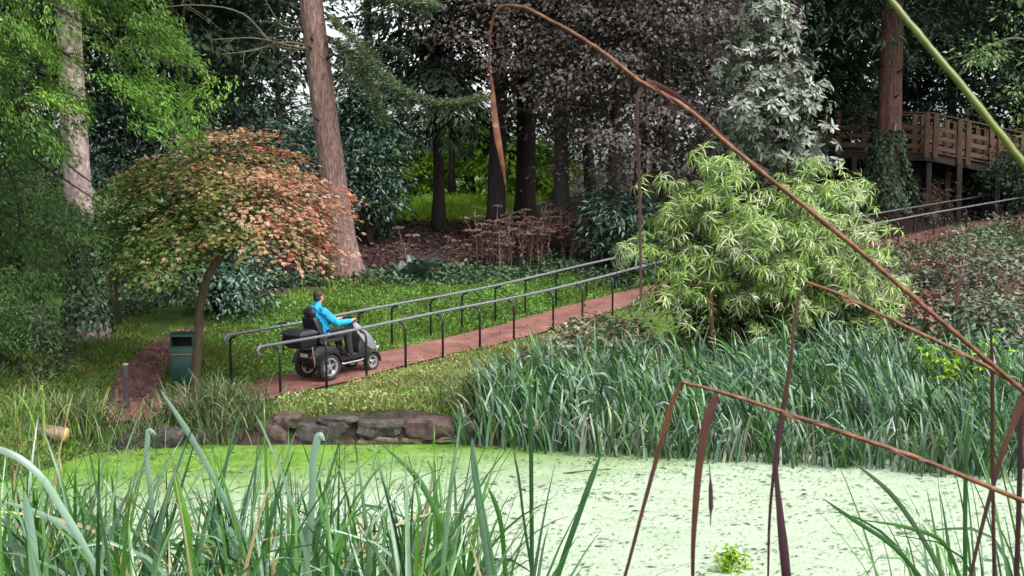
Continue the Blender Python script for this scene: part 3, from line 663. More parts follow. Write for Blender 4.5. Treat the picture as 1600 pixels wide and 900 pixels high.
def head_extra(bm):
    def ell(c, r, rot=0):
        v = bmesh.ops.create_icosphere(bm, subdivisions=3, radius=1)['verts']; bmesh.ops.transform(bm, matrix=Matrix.Translation(hc + Vector(c)) @ Matrix.Rotation(rot, 4, 'Y') @ Matrix.Diagonal((*r, 1)), verts=v)
    ell((0, 0, .025), (.098, .076, .092)); ell((.022, 0, -.045), (.07, .058, .07)); ell((.055, 0, -.085), (.03, .032, .022)); ell((.098, 0, -.012), (.018, .014, .026), .3); ell((.085, 0, .022), (.014, .045, .012))
    ell((.084, 0, -.055), (.012, .024, .008))
    for y in (-1, 1): ell((-.005, y * .078, -.005), (.02, .01, .032)); ell((.062, y * .036, -.025), (.02, .02, .018))
body = [([(-.3, 0, .83), (-.37, 0, 1.0), (-.42, 0, 1.2), (-.42, 0, 1.3)], [(.13, .16, .1), (.11, .15, .12), (.11, .17, .12), (.09, .14, .08)]),
        ([(-.41, 0, 1.32), (-.37, 0, 1.47)], [.06, .055])]
for sg in (-1, 1):
    body += [([(-.42, sg * .175, 1.27), (-.2, sg * .27, 1.05), (.21, sg * .215, 1.03)], [.06, .048, .034]),
             ([(-.27, sg * .09, .83), (.18, sg * .13, .8), (.24, sg * .135, .42)], [.07, .05, .035]), ([(.24, sg * .135, .42), (.22, sg * .135, .385), (.34, sg * .148, .368)], [.035, .03, .022])] + hand(sg)
P.scale = (PSC, PSC, PSC); P.location.z -= .03
bo = skin('body', body, M['skin'], P, .0065, 2, head_extra)
jk = [([(-.3, 0, .85), (-.36, 0, 1.0), (-.41, 0, 1.18), (-.42, 0, 1.31)], [(.17, .215, .09), (.16, .21, .13), (.155, .228, .135), (.115, .185, .08)]), ([(-.42, 0, 1.34), (-.405, 0, 1.4)], [.088, .08]), ([(-.49, -.05, 1.35), (-.5, 0, 1.33), (-.49, .05, 1.35)], [.055, .065, .055])]
for sg in (-1, 1): jk.append(([(-.42, sg * .18, 1.275), (-.33, sg * .23, 1.17), (-.19, sg * .28, 1.05), (.0, sg * .255, 1.035), (.19, sg * .215, 1.03)], [.09, .08, .068, .062, .05]))
jo = skin('jacket', jk, M['jacket'], P, .009, 4)
cv = np.zeros(len(jo.data.vertices) * 3, np.float32); jo.data.vertices.foreach_get('co', cv); cv = cv.reshape(-1, 3)   # cloth folds
cv += nrm(cv - np.array([-.3, 0, 1.1]))* (.0042 * np.sin(cv[:, 2:3] * 48 + cv[:, 0:1] * 70 + 2 * np.sin(cv[:, 1:2] * 25)) + .002 * np.sin(cv[:, 0:1] * 90 - cv[:, 1:2] * 60)); jo.data.vertices.foreach_set('co', cv.ravel()); jo.data.update()
tr = [([(-.3, 0, .82), (-.26, 0, .84)], [(.17, .2, .09), (.14, .19, .085)])]
for sg in (-1, 1): tr.append(([(-.26, sg * .095, .84), (.19, sg * .135, .81), (.215, sg * .137, .6), (.245, sg * .137, .41)], [.108, .086, .07, .064]))
skin('trousers', tr, M['trousers'], P, .009, 3)
for sg in (-1, 1): skin('shoe', [([(.2, sg * .137, .375), (.3, sg * .145, .37), (.4, sg * .152, .362)], [(.05, .045, .042), (.055, .047, .038), (.045, .043, .026)])], M['shoe'], P, .008, 2)
def hair_bm(bm):
    for c, r in (((-.018, 0, .04), (.098, .086, .092)), ((-.045, 0, -.015), (.07, .078, .075)), ((.035, 0, .085), (.06, .06, .035))):
        v = bmesh.ops.create_icosphere(bm, subdivisions=3, radius=1)['verts']; bmesh.ops.transform(bm, matrix=Matrix.Translation(hc + Vector(c)) @ Matrix.Diagonal((*r, 1)), verts=v)
ho = skin('hair', [], M['hair'], P, .007, 2, hair_bm)
for sg in (-1, 1):
    bm = bmesh.new(); v = bmesh.ops.create_icosphere(bm, subdivisions=2, radius=.011)['verts']; bmesh.ops.translate(bm, vec=hc + Vector((.084, sg * .034, .0)), verts=v); bm_obj('eye', bm, M['eye'], P)

# ---------------------------------------------------------------- wooden walkway under the trees
e0, e1, e2 = U(1296, 240, 48.5), U(1452, 243, 48.0), U(1600, 272, 50.5)
dz = float(e0[2]); B0 = np.array([e0[0], e0[1], dz])
br = thing('wooden_walkway', 'raised brown timber walkway with paired posts and rails under the dark trees', 'footbridge', B0)
pathb = [np.array([e0[0] - 2.2, e0[1] + 2.2, dz - .05]) - B0, e0 - B0, np.array([*e1[:2], e1[2]]) - B0, e2 - B0, np.array([e2[0] + 2.5, e2[1] + 1.2, e2[2] - .65]) - B0]
def bar(name, a, b, wd, th, m, parent, dy=0):
    a, b = Vector(a), Vector(b); d = b - a
    bm = bmesh.new(); r = bmesh.ops.create_cube(bm, size=1)['verts']; bmesh.ops.scale(bm, vec=(d.length, wd, th), verts=r)
    ang = math.atan2(d.y, d.x); pit = -math.atan2(d.z, math.hypot(d.x, d.y))
    bmesh.ops.transform(bm, matrix=Matrix.Translation((a + b) / 2) @ Matrix.Rotation(ang, 4, 'Z') @ Matrix.Rotation(pit, 4, 'Y'), verts=r)
    return bm_obj(name, bm, m, parent, True, .008, 1)
for side in (0, 1.5):
    up_ = np.array([0, side, 0])
    for i in range(len(pathb) - 1):
        a, b = pathb[i] + up_, pathb[i + 1] + up_
        for zz, th in ((.36, .17), (.74, .17), (1.1, .17)): bar('rail', a + [0, .0, zz], b + [0, .0, zz], .045, th, M['deck_wood'], br)
        bar('handrail_cap', a + [0, 0, 1.66], b + [0, 0, 1.66], .16, .05, M['deck_wood'], br)
        bar('edge_beam', a + [0, .03, -.06], b + [0, .03, -.06], .07, .3, M['deck_dark'], br)
        ln = np.linalg.norm(b - a); k = max(1, int(round(ln / 2.0)))
        for j in range(k):
            q = a + (b - a) * (j + (.02 if i else .5)) / k; ex = nrm((b - a)[None])[0]
            for o in (-.24, .24): pz = q + ex * o; bar('post', pz + [0, -.07, -.12], pz + [0, -.0701, 1.66], .09, .09, M['deck_wood'], br) if False else box('post', tuple(pz + [0, -.085, .765]), (.2, .11, 1.74), M['deck_wood'], br, .008)
for i in range(len(pathb) - 1):
    a, b = pathb[i], pathb[i + 1]; ln = np.linalg.norm((b - a)[:2]); k = int(ln / .16); ex = (b - a) / k; ang = math.atan2(b[1] - a[1], b[0] - a[0])
    for j in range(k):
        q = a + ex * (j + .5) + [0, .75, .12]; box('plank', tuple(q), (.145, 1.6, .04), M['deck_wood'], br, .004, Matrix.Rotation(ang * .5, 4, 'Z'))
for px in (1335, 1452, 1500, 1560):
    q = U(px, 260, 48.2); gz = G1(q[0], q[1]); zt = np.interp(px, [1300, 1452, 1600], [dz, e1[2], e2[2]]) - .1
    for yy in (.1, 1.4): box('support', (q[0] - B0[0], q[1] - B0[1] + yy, (gz - .2 + zt) / 2 - B0[2]), (.2, .2, zt - gz + .2), M['deck_dark'], br, .01)

# ---------------------------------------------------------------- trees: crown builders (local, base of the trunk at the origin)
def up_normals(n, r, tilt): return nrm(np.array([0, 0, 1.0]) + r.normal(size=(n, 3)) * tilt)

def broad_crown(seed, h0, h1, r, ncl, per, L, W, cl=.7, tilt=.55, lob=False, env=None, hang=.25):
    """leaf clumps spread through an uneven ellipsoid, denser towards the outside"""
    q = np.random.default_rng(seed); hc_, hh = (h0 + h1) / 2, (h1 - h0) / 2
    d = rdir(ncl, q); rad = q.random(ncl) ** .45
    lump = 1 + .18 * np.sin(d[:, 0] * 4 + seed) * np.sin(d[:, 2] * 5 + seed * 2) + .12 * np.sin(d[:, 1] * 7 + seed)
    c = d * (rad * lump)[:, None] * np.array([r, r, hh]) + np.array([0, 0, hc_])
    if env is not None: c = env(c, q)
    ncl = len(c); size = cl * q.uniform(.6, 1.35, ncl)
    k = np.repeat(np.arange(ncl), per); off = q.normal(size=(len(k), 3)) * np.array([.55, .55, .2]) * size[k][:, None]
    radial = np.linalg.norm(off[:, :2], axis=1); off[:, 2] -= radial ** 2 / (size[k] + .1) * .35
    Pp = c[k] + off; out = nrm((c[k] - np.array([0, 0, hc_ - hh * .3])) * np.array([1, 1, .5]) / np.array([r, r, hh]))
    N = nrm(np.array([0, 0, 1.]) + .55 * out + q.normal(size=Pp.shape) * tilt)
    D = nrm(off + out * .4 * size[k][:, None] + q.normal(size=Pp.shape) * .35); D[:, 2] -= hang; D = nrm(D - N * (D * N).sum(1)[:, None] * .6)
    Ls = L * q.uniform(.65, 1.25, len(Pp)); a = Acc()
    V, F = (lobed(Pp, D, N, Ls, Ls * W / L) if lob else leaves(Pp, D, N, Ls, Ls * W / L, curl=.15))
    t = np.clip(q.beta(2, 2, ncl)[k] * .6 + q.random(len(k)) * .4, 0, 1)
    t = np.repeat(t, 4); a.add(V, F, np.tile(t, 3) if lob else t); return a

def conifer_crown(seed, h0, h1, r, nb, per, L, W, droop=.35, top=.1):
    q = np.random.default_rng(seed); a = Acc()
    u = q.random(nb) ** .8; hb = h0 + (h1 - h0) * u; az = q.uniform(0, 6.283, nb); bl = r * ((1 - u) * (1 - top) + top) * q.uniform(.7, 1.15, nb)
    k = np.repeat(np.arange(nb), per); t = q.random(len(k)) ** .6
    rad = np.stack([np.cos(az), np.sin(az), 0 * az], 1); side = np.stack([-np.sin(az), np.cos(az), 0 * az], 1)
    w_ = (q.random(len(k)) - .5) * 2 * (bl[k] * .28 * (1.1 - t))
    Pp = rad[k] * (bl[k] * t)[:, None] + side[k] * w_[:, None]; Pp[:, 2] += hb[k] - droop * bl[k] * t ** 1.5 - np.abs(w_) * .3 + q.normal(size=len(k)) * .08
    D = nrm(rad[k] * .8 + side[k] * np.sign(w_)[:, None] * .8 + np.array([0, 0, -.45]) + q.normal(size=Pp.shape) * .3)
    N = nrm(np.array([0, 0, 1.]) + rad[k] * .3 + q.normal(size=Pp.shape) * .4); Ls = L * q.uniform(.6, 1.3, len(k))
    V, F = leaves(Pp, D, N, Ls, Ls * W / L, curl=.25); a.add(V, F, np.repeat(np.clip(q.beta(2, 2, nb)[k] * .5 + .5 * q.random(len(k)), 0, 1), 4)); return a

def trunk(parent, h, r0, r1, mat, lean=(0, 0), wob=.06, flare=1.5, name='trunk', sides=14):
    t = np.linspace(0, 1, 90 if sides > 16 else 13); ph = random.random() * 6
    pts = np.stack([lean[0] * t + wob * np.sin(t * 7 + ph), lean[1] * t + wob * np.cos(t * 6 + ph), -.3 + (h + .3) * t], 1)
    rr = (r0 + (r1 - r0) * t) * (1 + (flare - 1) * np.exp(-np.maximum(pts[:, 2], 0) / .45))
    a = Acc(); V, F = tube_np(pts, rr, sides * (2 if sides > 16 else 1), 0 if sides > 16 else .035, furrow=.045 if sides > 16 else 0); a.add(V, F, .5); o = link(name, a.mesh(name), M[mat], parent, True)
    if sides > 16:
        for j in range(7):
            i = random.randrange(14, 50); az = random.uniform(3.4, 6.0); dr = np.array([math.cos(az), math.sin(az), .3]); p0 = pts[i] + dr * rr[i] * .8; l = random.uniform(.1, .3)
            tube('branch_stub', [p0, p0 + dr * (rr[i] * .2 + l * .6), p0 + dr * (rr[i] * .2 + l) + [0, 0, .03]], [.04, .03, .018], M['bark_dark'], o, 6, .1)
    return o

def limbs(parent, name, specs, mat, sides=6):
    for pts, r0, r1 in specs:
        p = smooth_pts(pts, 5); tube(name, p, np.linspace(r0, r1, len(p)), M[mat], parent, sides, .05)

def copy_tree(o, loc, rz=0, scale=1.0, label=None):
    c = o.copy(); C.objects.link(c); c.location = [float(v) for v in loc]; c.rotation_euler = (0, 0, rz); c.scale = (scale,) * 3 if np.isscalar(scale) else scale
    if label: c['label'] = label
    for ch in list(o.children):
        d = ch.copy(); C.objects.link(d); d.parent = c
        for g in list(ch.children):
            f = g.copy(); C.objects.link(f); f.parent = d
    return c

def ground_at(px, d, dz=0): x = WX(px, d); return (x, d, G1(x, d) + dz)

def simple_tree(name, label, crown, cmat, px, d, h, r0, r1, tmat, group, lean=(0, 0), rz=0, nl=5, ch0=3):
    t = thing(name, label, 'tree', ground_at(px, d), (0, 0, rz), group)
    trunk(t, h, r0, r1, tmat, lean)
    for j in range(nl):
        az = random.uniform(0, 6.28); z0 = ch0 + (h - ch0) * (j + .5) / nl * .8; l = h * .18
        limbs(t, 'branch', [([(0, 0, z0), (math.cos(az) * l * .5, math.sin(az) * l * .5, z0 + .5), (math.cos(az) * l, math.sin(az) * l, z0 + .7)], r0 * .3, r0 * .08)], tmat)
    link('crown', crown.mesh('crown') if isinstance(crown, Acc) else crown, M[cmat], t)
    return t

GT = 'dark woodland trees behind the path'
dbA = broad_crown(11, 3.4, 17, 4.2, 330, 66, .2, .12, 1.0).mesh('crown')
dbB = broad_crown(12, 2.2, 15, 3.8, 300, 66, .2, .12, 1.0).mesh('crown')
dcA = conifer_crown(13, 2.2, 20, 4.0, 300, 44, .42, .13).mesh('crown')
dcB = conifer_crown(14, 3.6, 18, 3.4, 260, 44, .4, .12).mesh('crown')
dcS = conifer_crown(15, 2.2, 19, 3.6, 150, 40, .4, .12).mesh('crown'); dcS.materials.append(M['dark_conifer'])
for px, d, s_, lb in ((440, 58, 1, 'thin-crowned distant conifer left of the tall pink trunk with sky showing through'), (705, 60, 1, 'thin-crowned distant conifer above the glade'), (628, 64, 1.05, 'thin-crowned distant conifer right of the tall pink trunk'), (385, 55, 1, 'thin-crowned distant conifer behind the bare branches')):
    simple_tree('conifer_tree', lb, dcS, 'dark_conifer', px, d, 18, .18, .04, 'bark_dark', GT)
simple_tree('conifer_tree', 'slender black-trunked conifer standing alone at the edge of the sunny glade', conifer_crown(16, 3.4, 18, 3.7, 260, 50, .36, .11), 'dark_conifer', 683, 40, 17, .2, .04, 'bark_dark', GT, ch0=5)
PROTO = {}
TREES = [  # kind, px, d, scale, label
 ('b', 330, 36, 1, 'dark leafy tree directly behind the orange maple'),
 ('b', 235, 41, 1.1, 'dark broadleaf tree between the left green tree and the maple'),
 ('c', 30, 38, 1.1, 'dark conifer behind the far left green foliage'),
 ('c', 1300, 51, 1.05, 'dark conifer behind the silver-leaved rhododendron'),
 ('c', 1480, 55, 1.2, 'dark conifer standing behind the timber walkway'),
 ('b', 1590, 53, 1.1, 'dark leafy tree behind the right end of the timber walkway'),
 ('c', 1160, 46, 1.1, 'dark conifer between the purple-leaved trees and the rhododendron'),
 ('b', 1400, 61, 1.2, 'dark leafy tree far behind the walkway and the red trunk'),
 ('b', 1000, 54, 1.15, 'dark leafy tree far behind the purple-leaved trees'),
 ('b', 880, 60, 1.1, 'dark leafy tree at the right edge of the far glade'),
 ('b', 130, 54, 1.2, 'dark leafy tree far behind the ivy-clad trunk'),
 ('c', -60, 50, 1.2, 'dark conifer at the far left edge of the wood'),
 ('c', 1690, 58, 1.2, 'dark conifer at the far right edge of the wood'),
 ('b', 300, 62, 1.2, 'distant dark leafy tree above the maple'),
 ('b', 1220, 64, 1.2, 'distant dark leafy tree behind the rhododendron'),
]
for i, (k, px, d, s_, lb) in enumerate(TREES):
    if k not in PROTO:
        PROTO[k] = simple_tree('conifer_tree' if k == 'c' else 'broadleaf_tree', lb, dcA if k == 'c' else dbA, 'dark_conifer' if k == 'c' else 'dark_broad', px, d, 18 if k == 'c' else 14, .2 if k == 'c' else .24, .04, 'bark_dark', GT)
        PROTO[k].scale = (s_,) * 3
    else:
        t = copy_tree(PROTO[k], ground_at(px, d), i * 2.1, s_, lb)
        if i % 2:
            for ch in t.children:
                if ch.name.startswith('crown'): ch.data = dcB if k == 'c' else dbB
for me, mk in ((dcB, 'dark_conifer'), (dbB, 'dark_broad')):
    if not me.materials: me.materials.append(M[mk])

# far-off wood that closes the view, with gaps where the sky shows
n = 46000; q = np.random.default_rng(21); x = q.uniform(-62, 62, n); y = 82 + 14 * q.random(n) + np.abs(x) * .05
pxf = 800 + x / y * FPX; top = np.interp(pxf, [-200, 330, 390, 480, 600, 700, 790, 900, 1800], [24, 20, 8, 6.5, 7, 6.5, 8, 17, 24])
z = 2.5 + (top * (1 + .1 * np.sin(x * .9) + .07 * np.sin(x * 2.3))) * q.random(n) ** .85
# open lower part behind the glade
gl = (pxf > 590) & (pxf < 840) & (z < 5.2) & (q.random(n) < .8); keep = ~gl; x, y, z = x[keep], y[keep], z[keep]; n = len(x)
V, F = leaves(np.c_[x, y, z], rdir(n, q) * [1, 1, .5] + [0, 0, -.4], up_normals(n, q, .8), q.uniform(.35, .75, n), q.uniform(.2, .42, n))
A_ = Acc(); A_.add(V, F, np.repeat(q.random(n), 4)); tag(link('far_wood', A_.mesh('far_wood'), M['dark_broad']), 'far-off dark wood closing the view behind the trees', 'far wood', kind='stuff')

for px, d, h0_, r_, sd_, lb in ((1690, 41, 8.2, 5.5, 103, 'tall dark tree added just outside the right edge so that its crown shades the walkway'), (1235, 43, 9.5, 4.8, 104, 'tall dark tree added behind the rhododendron so that its unseen crown shades the walkway')):
    t = simple_tree('broadleaf_tree', lb, broad_crown(sd_, h0_, 18, r_, 330, 50, .26, .15, 1.0), 'dark_broad', px, d, 15, .3, .06, 'bark_dark', GT, ch0=9)  # trees added to throw the walkway into shade, crowns out of view

# purple-leaved trees, centre
GP = 'purple-leaved trees in the middle of the wood'
pA = broad_crown(31, 3.0, 15, 4.3, 420, 66, .145, .09, .75, .6); pB = broad_crown(32, 1.8, 13, 3.9, 400, 66, .145, .09, .75, .6)
t = simple_tree('purple_leaved_tree', 'purple-grey leaved tree in the centre with a thick dark trunk', pA, 'purple', 872, 37, 12, .27, .06, 'bark_dark', GP, (.2, 0))
t.scale = (1, 1, 1)
t2 = simple_tree('purple_leaved_tree', 'purple-grey leaved tree between the centre and the silver rhododendron', pB, 'purple', 1035, 36, 11, .22, .05, 'bark_dark', GP)
copy_tree(t, ground_at(960, 45), 2, 1.1, 'purple-grey leaved tree set back behind the two nearer ones')
tt = thing('old_tree', 'bare dark trunk standing at the right side of the glade behind the bent rusty reed', 'tree', ground_at(776, 39), group='trunks by the glade'); trunk(tt, 15, .29, .2, 'bark_dark', (.1, 0)); link('crown', broad_crown(33, 5.6, 15, 3.2, 190, 40, .2, .13, .8).mesh('crown'), M['purple'], tt)
tt = thing('old_tree', 'thick dark trunk to the right of the glade next to the bare one', 'tree', ground_at(822, 42), group='trunks by the glade'); trunk(tt, 15, .36, .2, 'bark_dark', (-.2, 0)); link('crown', broad_crown(34, 6.5, 17, 3.6, 190, 34, .26, .16, .9).mesh('crown'), M['dark_broad'], tt)
tt = thing('old_tree', 'dark leaning trunk right of the centre behind the dry seed heads', 'tree', ground_at(928, 40), group='trunks by the glade'); trunk(tt, 13, .2, .1, 'bark_dark', (-.7, 0)); link('crown', broad_crown(35, 5, 14, 3.2, 170, 34, .26, .16, .9).mesh('crown'), M['dark_broad'], tt)
for px, d, h, r, lb in ((350, 37, 11, .07, 'thin pale pole of a young tree above the maple crown'), (293, 34, 9, .06, 'thin bare young trunk just left of the maple top'), (572, 43, 12, .2, 'dark trunk just right of the tall pink trunk')):
    tt = thing('young_tree', lb, 'tree', ground_at(px, d), group='slim trunks in the wood'); trunk(tt, h, r, r * .5, 'bark_branch', (.1, 0), .1); link('crown', broad_crown(int(px), h * .62, h + 3, 2.2, 70, 34, .28, .17, .8).mesh('crown'), M['dark_broad'], tt)

# teal laurels and dark evergreen masses
GL = 'evergreen shrubs in the wood'
def shrub(name, label, px, d, h, r, mat, seed, ncl=150, per=34, L=.2, W=.085, h0=.15, cat='shrub', group=GL, tilt=.5):
    t = thing(name, label, cat, ground_at(px, d), group=group)
    tube_multi('stem', [(smooth_pts([(0, 0, -.2), (random.uniform(-.3, .3) * r, random.uniform(-.3, .3) * r, h * .3), (random.uniform(-.7, .7) * r, random.uniform(-.7, .7) * r, h * .8)], 4), np.linspace(.05, .015, 9)) for _ in range(7)], M['bark_dark'], t)
    link('crown', broad_crown(seed, h0, h, r, ncl, per, L, W, .55, tilt).mesh('crown'), M[mat], t); return t
shrub('laurel', 'tall teal-leaved laurel to the right of the tall pink trunk', 578, 37, 6.6, 1.15, 'teal', 41, 190, 40, .17, .075)
shrub('laurel', 'dark laurel to the left of the tall pink trunk above the maple', 430, 36, 5.2, 2.2, 'teal', 42, 200, 40, .17, .075)
shrub('laurel', 'glossy dark laurel bush behind the maple stem', 345, 27, 1.75, 1.15, 'teal', 43, 120, 40, .14, .06)
shrub('laurel', 'small dark laurel below the purple trees beside the variegated bamboo', 965, 35, 2.6, 1.2, 'teal', 44, 80, 30, .24, .07)
shrub('laurel', 'dark evergreen bush left of the walkway below the rhododendron', 1165, 38, 4.2, 2, 'dark_broad', 45, 130, 34, .22, .1)
shrub('laurel', 'dark evergreen bush under the right end of the walkway', 1590, 49, 3.0, 2.2, 'dark_broad', 46, 130, 34, .2, .1)
shrub('laurel', 'dark evergreen bush in the shade behind the glossy laurel', 300, 31, 3.6, 2.2, 'dark_broad', 47, 170, 34, .18, .09)
shrub('laurel', 'dull green bush at the far left behind the ivy trunk', 20, 29, 3.4, 2.0, 'larch_dark', 48, 150, 40, .16, .07)
shrub('laurel', 'tall blue-green bush seen between the ivy-clad trunk and the maple', 190, 37, 5.2, 2.0, 'teal', 50, 150, 36, .17, .08)
shrub('laurel', 'dark green bush between the ivy trunk and the dirt path', 215, 30, 2.6, 1.6, 'teal', 49, 120, 34, .14, .06)
for px, d, h, r, sd_, lb in ((1330, 50.5, 2.2, 1.4, 471, 'dark bush added as shade under the left end of the walkway'), (1440, 51, 2.0, 1.6, 472, 'dark bush added as shade under the middle of the walkway'), (1520, 52.5, 2.2, 1.6, 473, 'dark bush added as shade under the walkway right of its bend'), (1390, 56, 4.5, 2.4, 474, 'dark tall bush added for darkness behind the walkway and the red trunk'), (1500, 57, 5.0, 2.6, 475, 'dark tall bush added for darkness behind the right half of the walkway'), (1290, 55, 4.5, 2.2, 476, 'dark tall bush added for darkness behind the left end of the walkway')):
    shrub('laurel', lb, px, d, h, r, 'dark_broad', sd_, 110, 30, .24, .12)  # dark bushes added to darken the space under and behind the walkway
for i, (px, d, h, r, lb) in enumerate(((640, 62, 2.4, 2.4, 'bush coloured lime-green as if sunlit on the left of the glade'), (745, 62, 4.4, 2.4, 'bush coloured lime-green as if sunlit at the middle of the glade'), (830, 57, 2.8, 2, 'bush coloured lime-green as if sunlit at the right of the glade behind the dark trunks'))):
    shrub('glade_bush', lb, px, d, h, r, 'lime', 60 + i, 100, 30, .3, .18, group='bushes coloured as if sunlit in the glade')  # glade sunlight is put into the colour of these leaves

# tall pink-barked larch with bare and needled branches
lt = ground_at(545, 30.5); T = thing('larch_tree', 'tall pink-barked conifer trunk leaning left with bare and drooping branches', 'tree', lt)
top_ = U(470, -140, 30.5) - np.array(lt); trunk(T, 19, .33, .2, 'bark_pink', tuple(top_[:2] * 19 / top_[2]), .04, 1.55, sides=20)
rel = lambda px, py, d=30.5: U(px, py, d) - np.array(lt)
for b in ([(498, 80), (430, 70), (380, 22), (300, 8), (250, 12)], [(500, 40), (440, 40), (420, 10), (400, -30)], [(505, 80), (450, 66), (390, 80), (345, 85)], [(520, 80), (470, 75), (400, 60), (330, 62)],
          [(515, 82), (560, 100), (600, 70)], [(508, 30), (560, 25), (625, 5)], [(510, 95), (535, 115), (548, 140)]):
    limbs(T, 'branch', [([rel(px, py, 30.5 - .25 * i) for i, (px, py) in enumerate(b)], .036, .012)], 'bark_branch')
    bp_ = smooth_pts([rel(px, py, 30.5 - .25 * i) for i, (px, py) in enumerate(b)], 6); tl = []
    for _ in range(9):
        b0 = bp_[random.randrange(4, len(bp_))]; dv = np.array([random.uniform(-.9, .9), random.uniform(-.4, .4), random.uniform(-.7, .35)]); tl.append((smooth_pts([b0, b0 + dv * .5 + [0, 0, .05], b0 + dv], 3), np.linspace(.011, .004, 7)))
    tube_multi('twigs', tl, M['bark_branch'], T, 4).name = 'twig'
def hanging_branch(pts, nn, seed, hangl=.9, mat='needle', r0=.045):
    q = np.random.default_rng(seed); pp = smooth_pts(pts, 8); br_ = tube('branch', pp, np.linspace(r0, .012, len(pp)), M['bark_branch'], T, 6)
    a = Acc(); f = np.linspace(0, 1, len(pp)); tw = []
    for _ in range(nn):
        t = q.uniform(.12, 1); b0 = np.array([np.interp(t, f, pp[:, k]) for k in range(3)]); l = hangl * q.uniform(.3, 1.1) * (1.15 - .6 * t)
        d = nrm(np.array([[q.normal() * .5, q.normal() * .5, -1]]))[0]; m_ = 30; s_ = q.random(m_)
        Pn = b0 + np.outer(s_, d) * l + q.normal(size=(m_, 3)) * .012; D = nrm(d * .8 + q.normal(size=(m_, 3)) * .45)
        V, F = leaves(Pn, D, rdir(m_, q), .06 * q.uniform(.6, 1.3, m_), .014); a.add(V, F, q.random())
    m_ = nn * 40; t = q.uniform(.05, 1, m_); Pn = np.stack([np.interp(t, f, pp[:, k]) for k in range(3)], 1) + q.normal(size=(m_, 3)) * [.1, .16, .05]
    V, F = leaves(Pn, nrm(q.normal(size=(m_, 3)) * [1, 1, .5] + [.5, 0, .1]), rdir(m_, q), .1, .024); a.add(V, F, np.repeat(q.random(m_), 4))
    link('needles', a.mesh('needles'), M[mat], br_)
hanging_branch([rel(508, 20), rel(560, 70, 29.8), rel(605, 125, 29), rel(655, 155, 28.6), rel(705, 163, 28.4), rel(757, 152, 28.2)], 130, 71)
hanging_branch([rel(515, 60), rel(545, 85, 30), rel(575, 130, 29.6), rel(600, 190, 29.4)], 60, 72, .6)
hanging_branch([rel(505, -20), rel(560, -10, 30), rel(620, 0, 29.4), rel(680, 8, 29)], 70, 73, .6)
link('crown', conifer_crown(74, 10.5, 21, 4.2, 150, 44, .35, .07, .6).mesh('crown'), M['needle'], T)

# ivy-clad pale trunk on the left
it = ground_at(130, 24.4); T = thing('ivy_clad_tree', 'pale-barked tree at the left with ivy wrapped round the foot of its trunk', 'tree', it)
trunk(T, 15, .28, .17, 'bark_grey', (-.25, 0), .05, 1.75, sides=18)
n = 8500; q = np.random.default_rng(81); az = q.uniform(0, 6.28, n); z = q.uniform(.0, 1.0, n) * 2.7; keep = q.random(n) < np.clip(.12 + z * 1.6, 0, 1) * np.clip((2.6 - z) * 1.5, 0, 1); az, z = az[keep], z[keep]; n = len(z)
rr = (.28 + .21 * np.exp(-z / .45)) + q.uniform(.0, .08, n); o_ = np.stack([np.cos(az), np.sin(az), 0 * az], 1)
V, F = leaves(o_ * rr[:, None] + np.c_[0 * z, 0 * z, z], nrm(o_ * .4 + [0, 0, -1] + q.normal(size=(n, 3)) * .4), nrm(o_ + q.normal(size=(n, 3)) * .35), .11 * q.uniform(.6, 1.2, n), .09); A_ = Acc(); A_.add(V, F, np.repeat(q.random(n) ** 1.8, 4)); link('ivy', A_.mesh('ivy'), M['ivy'], T)
link('crown', broad_crown(82, 6.5, 15, 3.5, 170, 40, .2, .1, .8).mesh('crown'), M['larch_dark'], T)

# fine-leaved bright green trees reaching in from the left
def feather(clumps, seed, per, L, W, spread=(.55, .5, .13), dirx=(.8, 0, -.35)):
    """flat feathery fans of fine leaves, each hanging outward from a twig"""
    q = np.random.default_rng(seed); c = np.array([k[:3] for k in clumps]); s_ = np.array([k[3] for k in clumps]); k = np.repeat(np.arange(len(c)), per)
    ax = nrm(np.array(dirx) + q.normal(size=(len(c), 3)) * [.5, .5, .22]); side = nrm(np.cross(ax, np.tile([0, 0, 1.], (len(c), 1))))
    u, v = q.random(len(k)) * 2 - .8, (q.random(len(k)) - .5) * 2; v = v * (1.1 - np.abs(u) * .5)
    Pp = c[k] + ax[k] * (u * spread[0] * s_[k])[:, None] + side[k] * (v * spread[1] * s_[k])[:, None] + q.normal(size=(len(k), 3)) * [.04, .04, .07]
    Pp[:, 2] -= (v ** 2 * .12 + np.maximum(u, 0) ** 2 * .14) * s_[k]
    D = nrm(ax[k] * .8 + side[k] * np.sign(v)[:, None] * .7 + [0, 0, -.3] + q.normal(size=Pp.shape) * .3); Nn = up_normals(len(k), q, .45)
    Ls = L * q.uniform(.6, 1.3, len(k)); V, F = leaves(Pp, D, Nn, Ls, Ls * W / L, curl=.2); a = Acc()
    a.add(V, F, np.repeat(np.clip(q.beta(2, 2, len(c))[k] * .65 + q.random(len(k)) * .35, 0, 1), 4)); return a
def region(q, n, poly, d0, d1, thick=1):
    """clump centres filling an outline seen from the bank, at real depths d0..d1"""
    poly = np.array(poly, float); lo, hi = poly.min(0), poly.max(0); out = []
    while len(out) < n:
        p_ = lo + (hi - lo) * q.random(2)
        if poly_sd(np.array([p_[0]]), np.array([p_[1]]), poly)[0] < 0: out.append((p_[0], p_[1], q.uniform(d0, d1), q.uniform(.7, 1.25)))
    return out
q = np.random.default_rng(91)
g1 = ground_at(-190, 19); T = thing('feathery_tree', 'bright green feathery-leaved tree reaching in at the upper left', 'tree', g1)
trunk(T, 11, .22, .1, 'bark_branch', (.8, .5)); relg = lambda px, py, d: U(px, py, d) - np.array(g1)
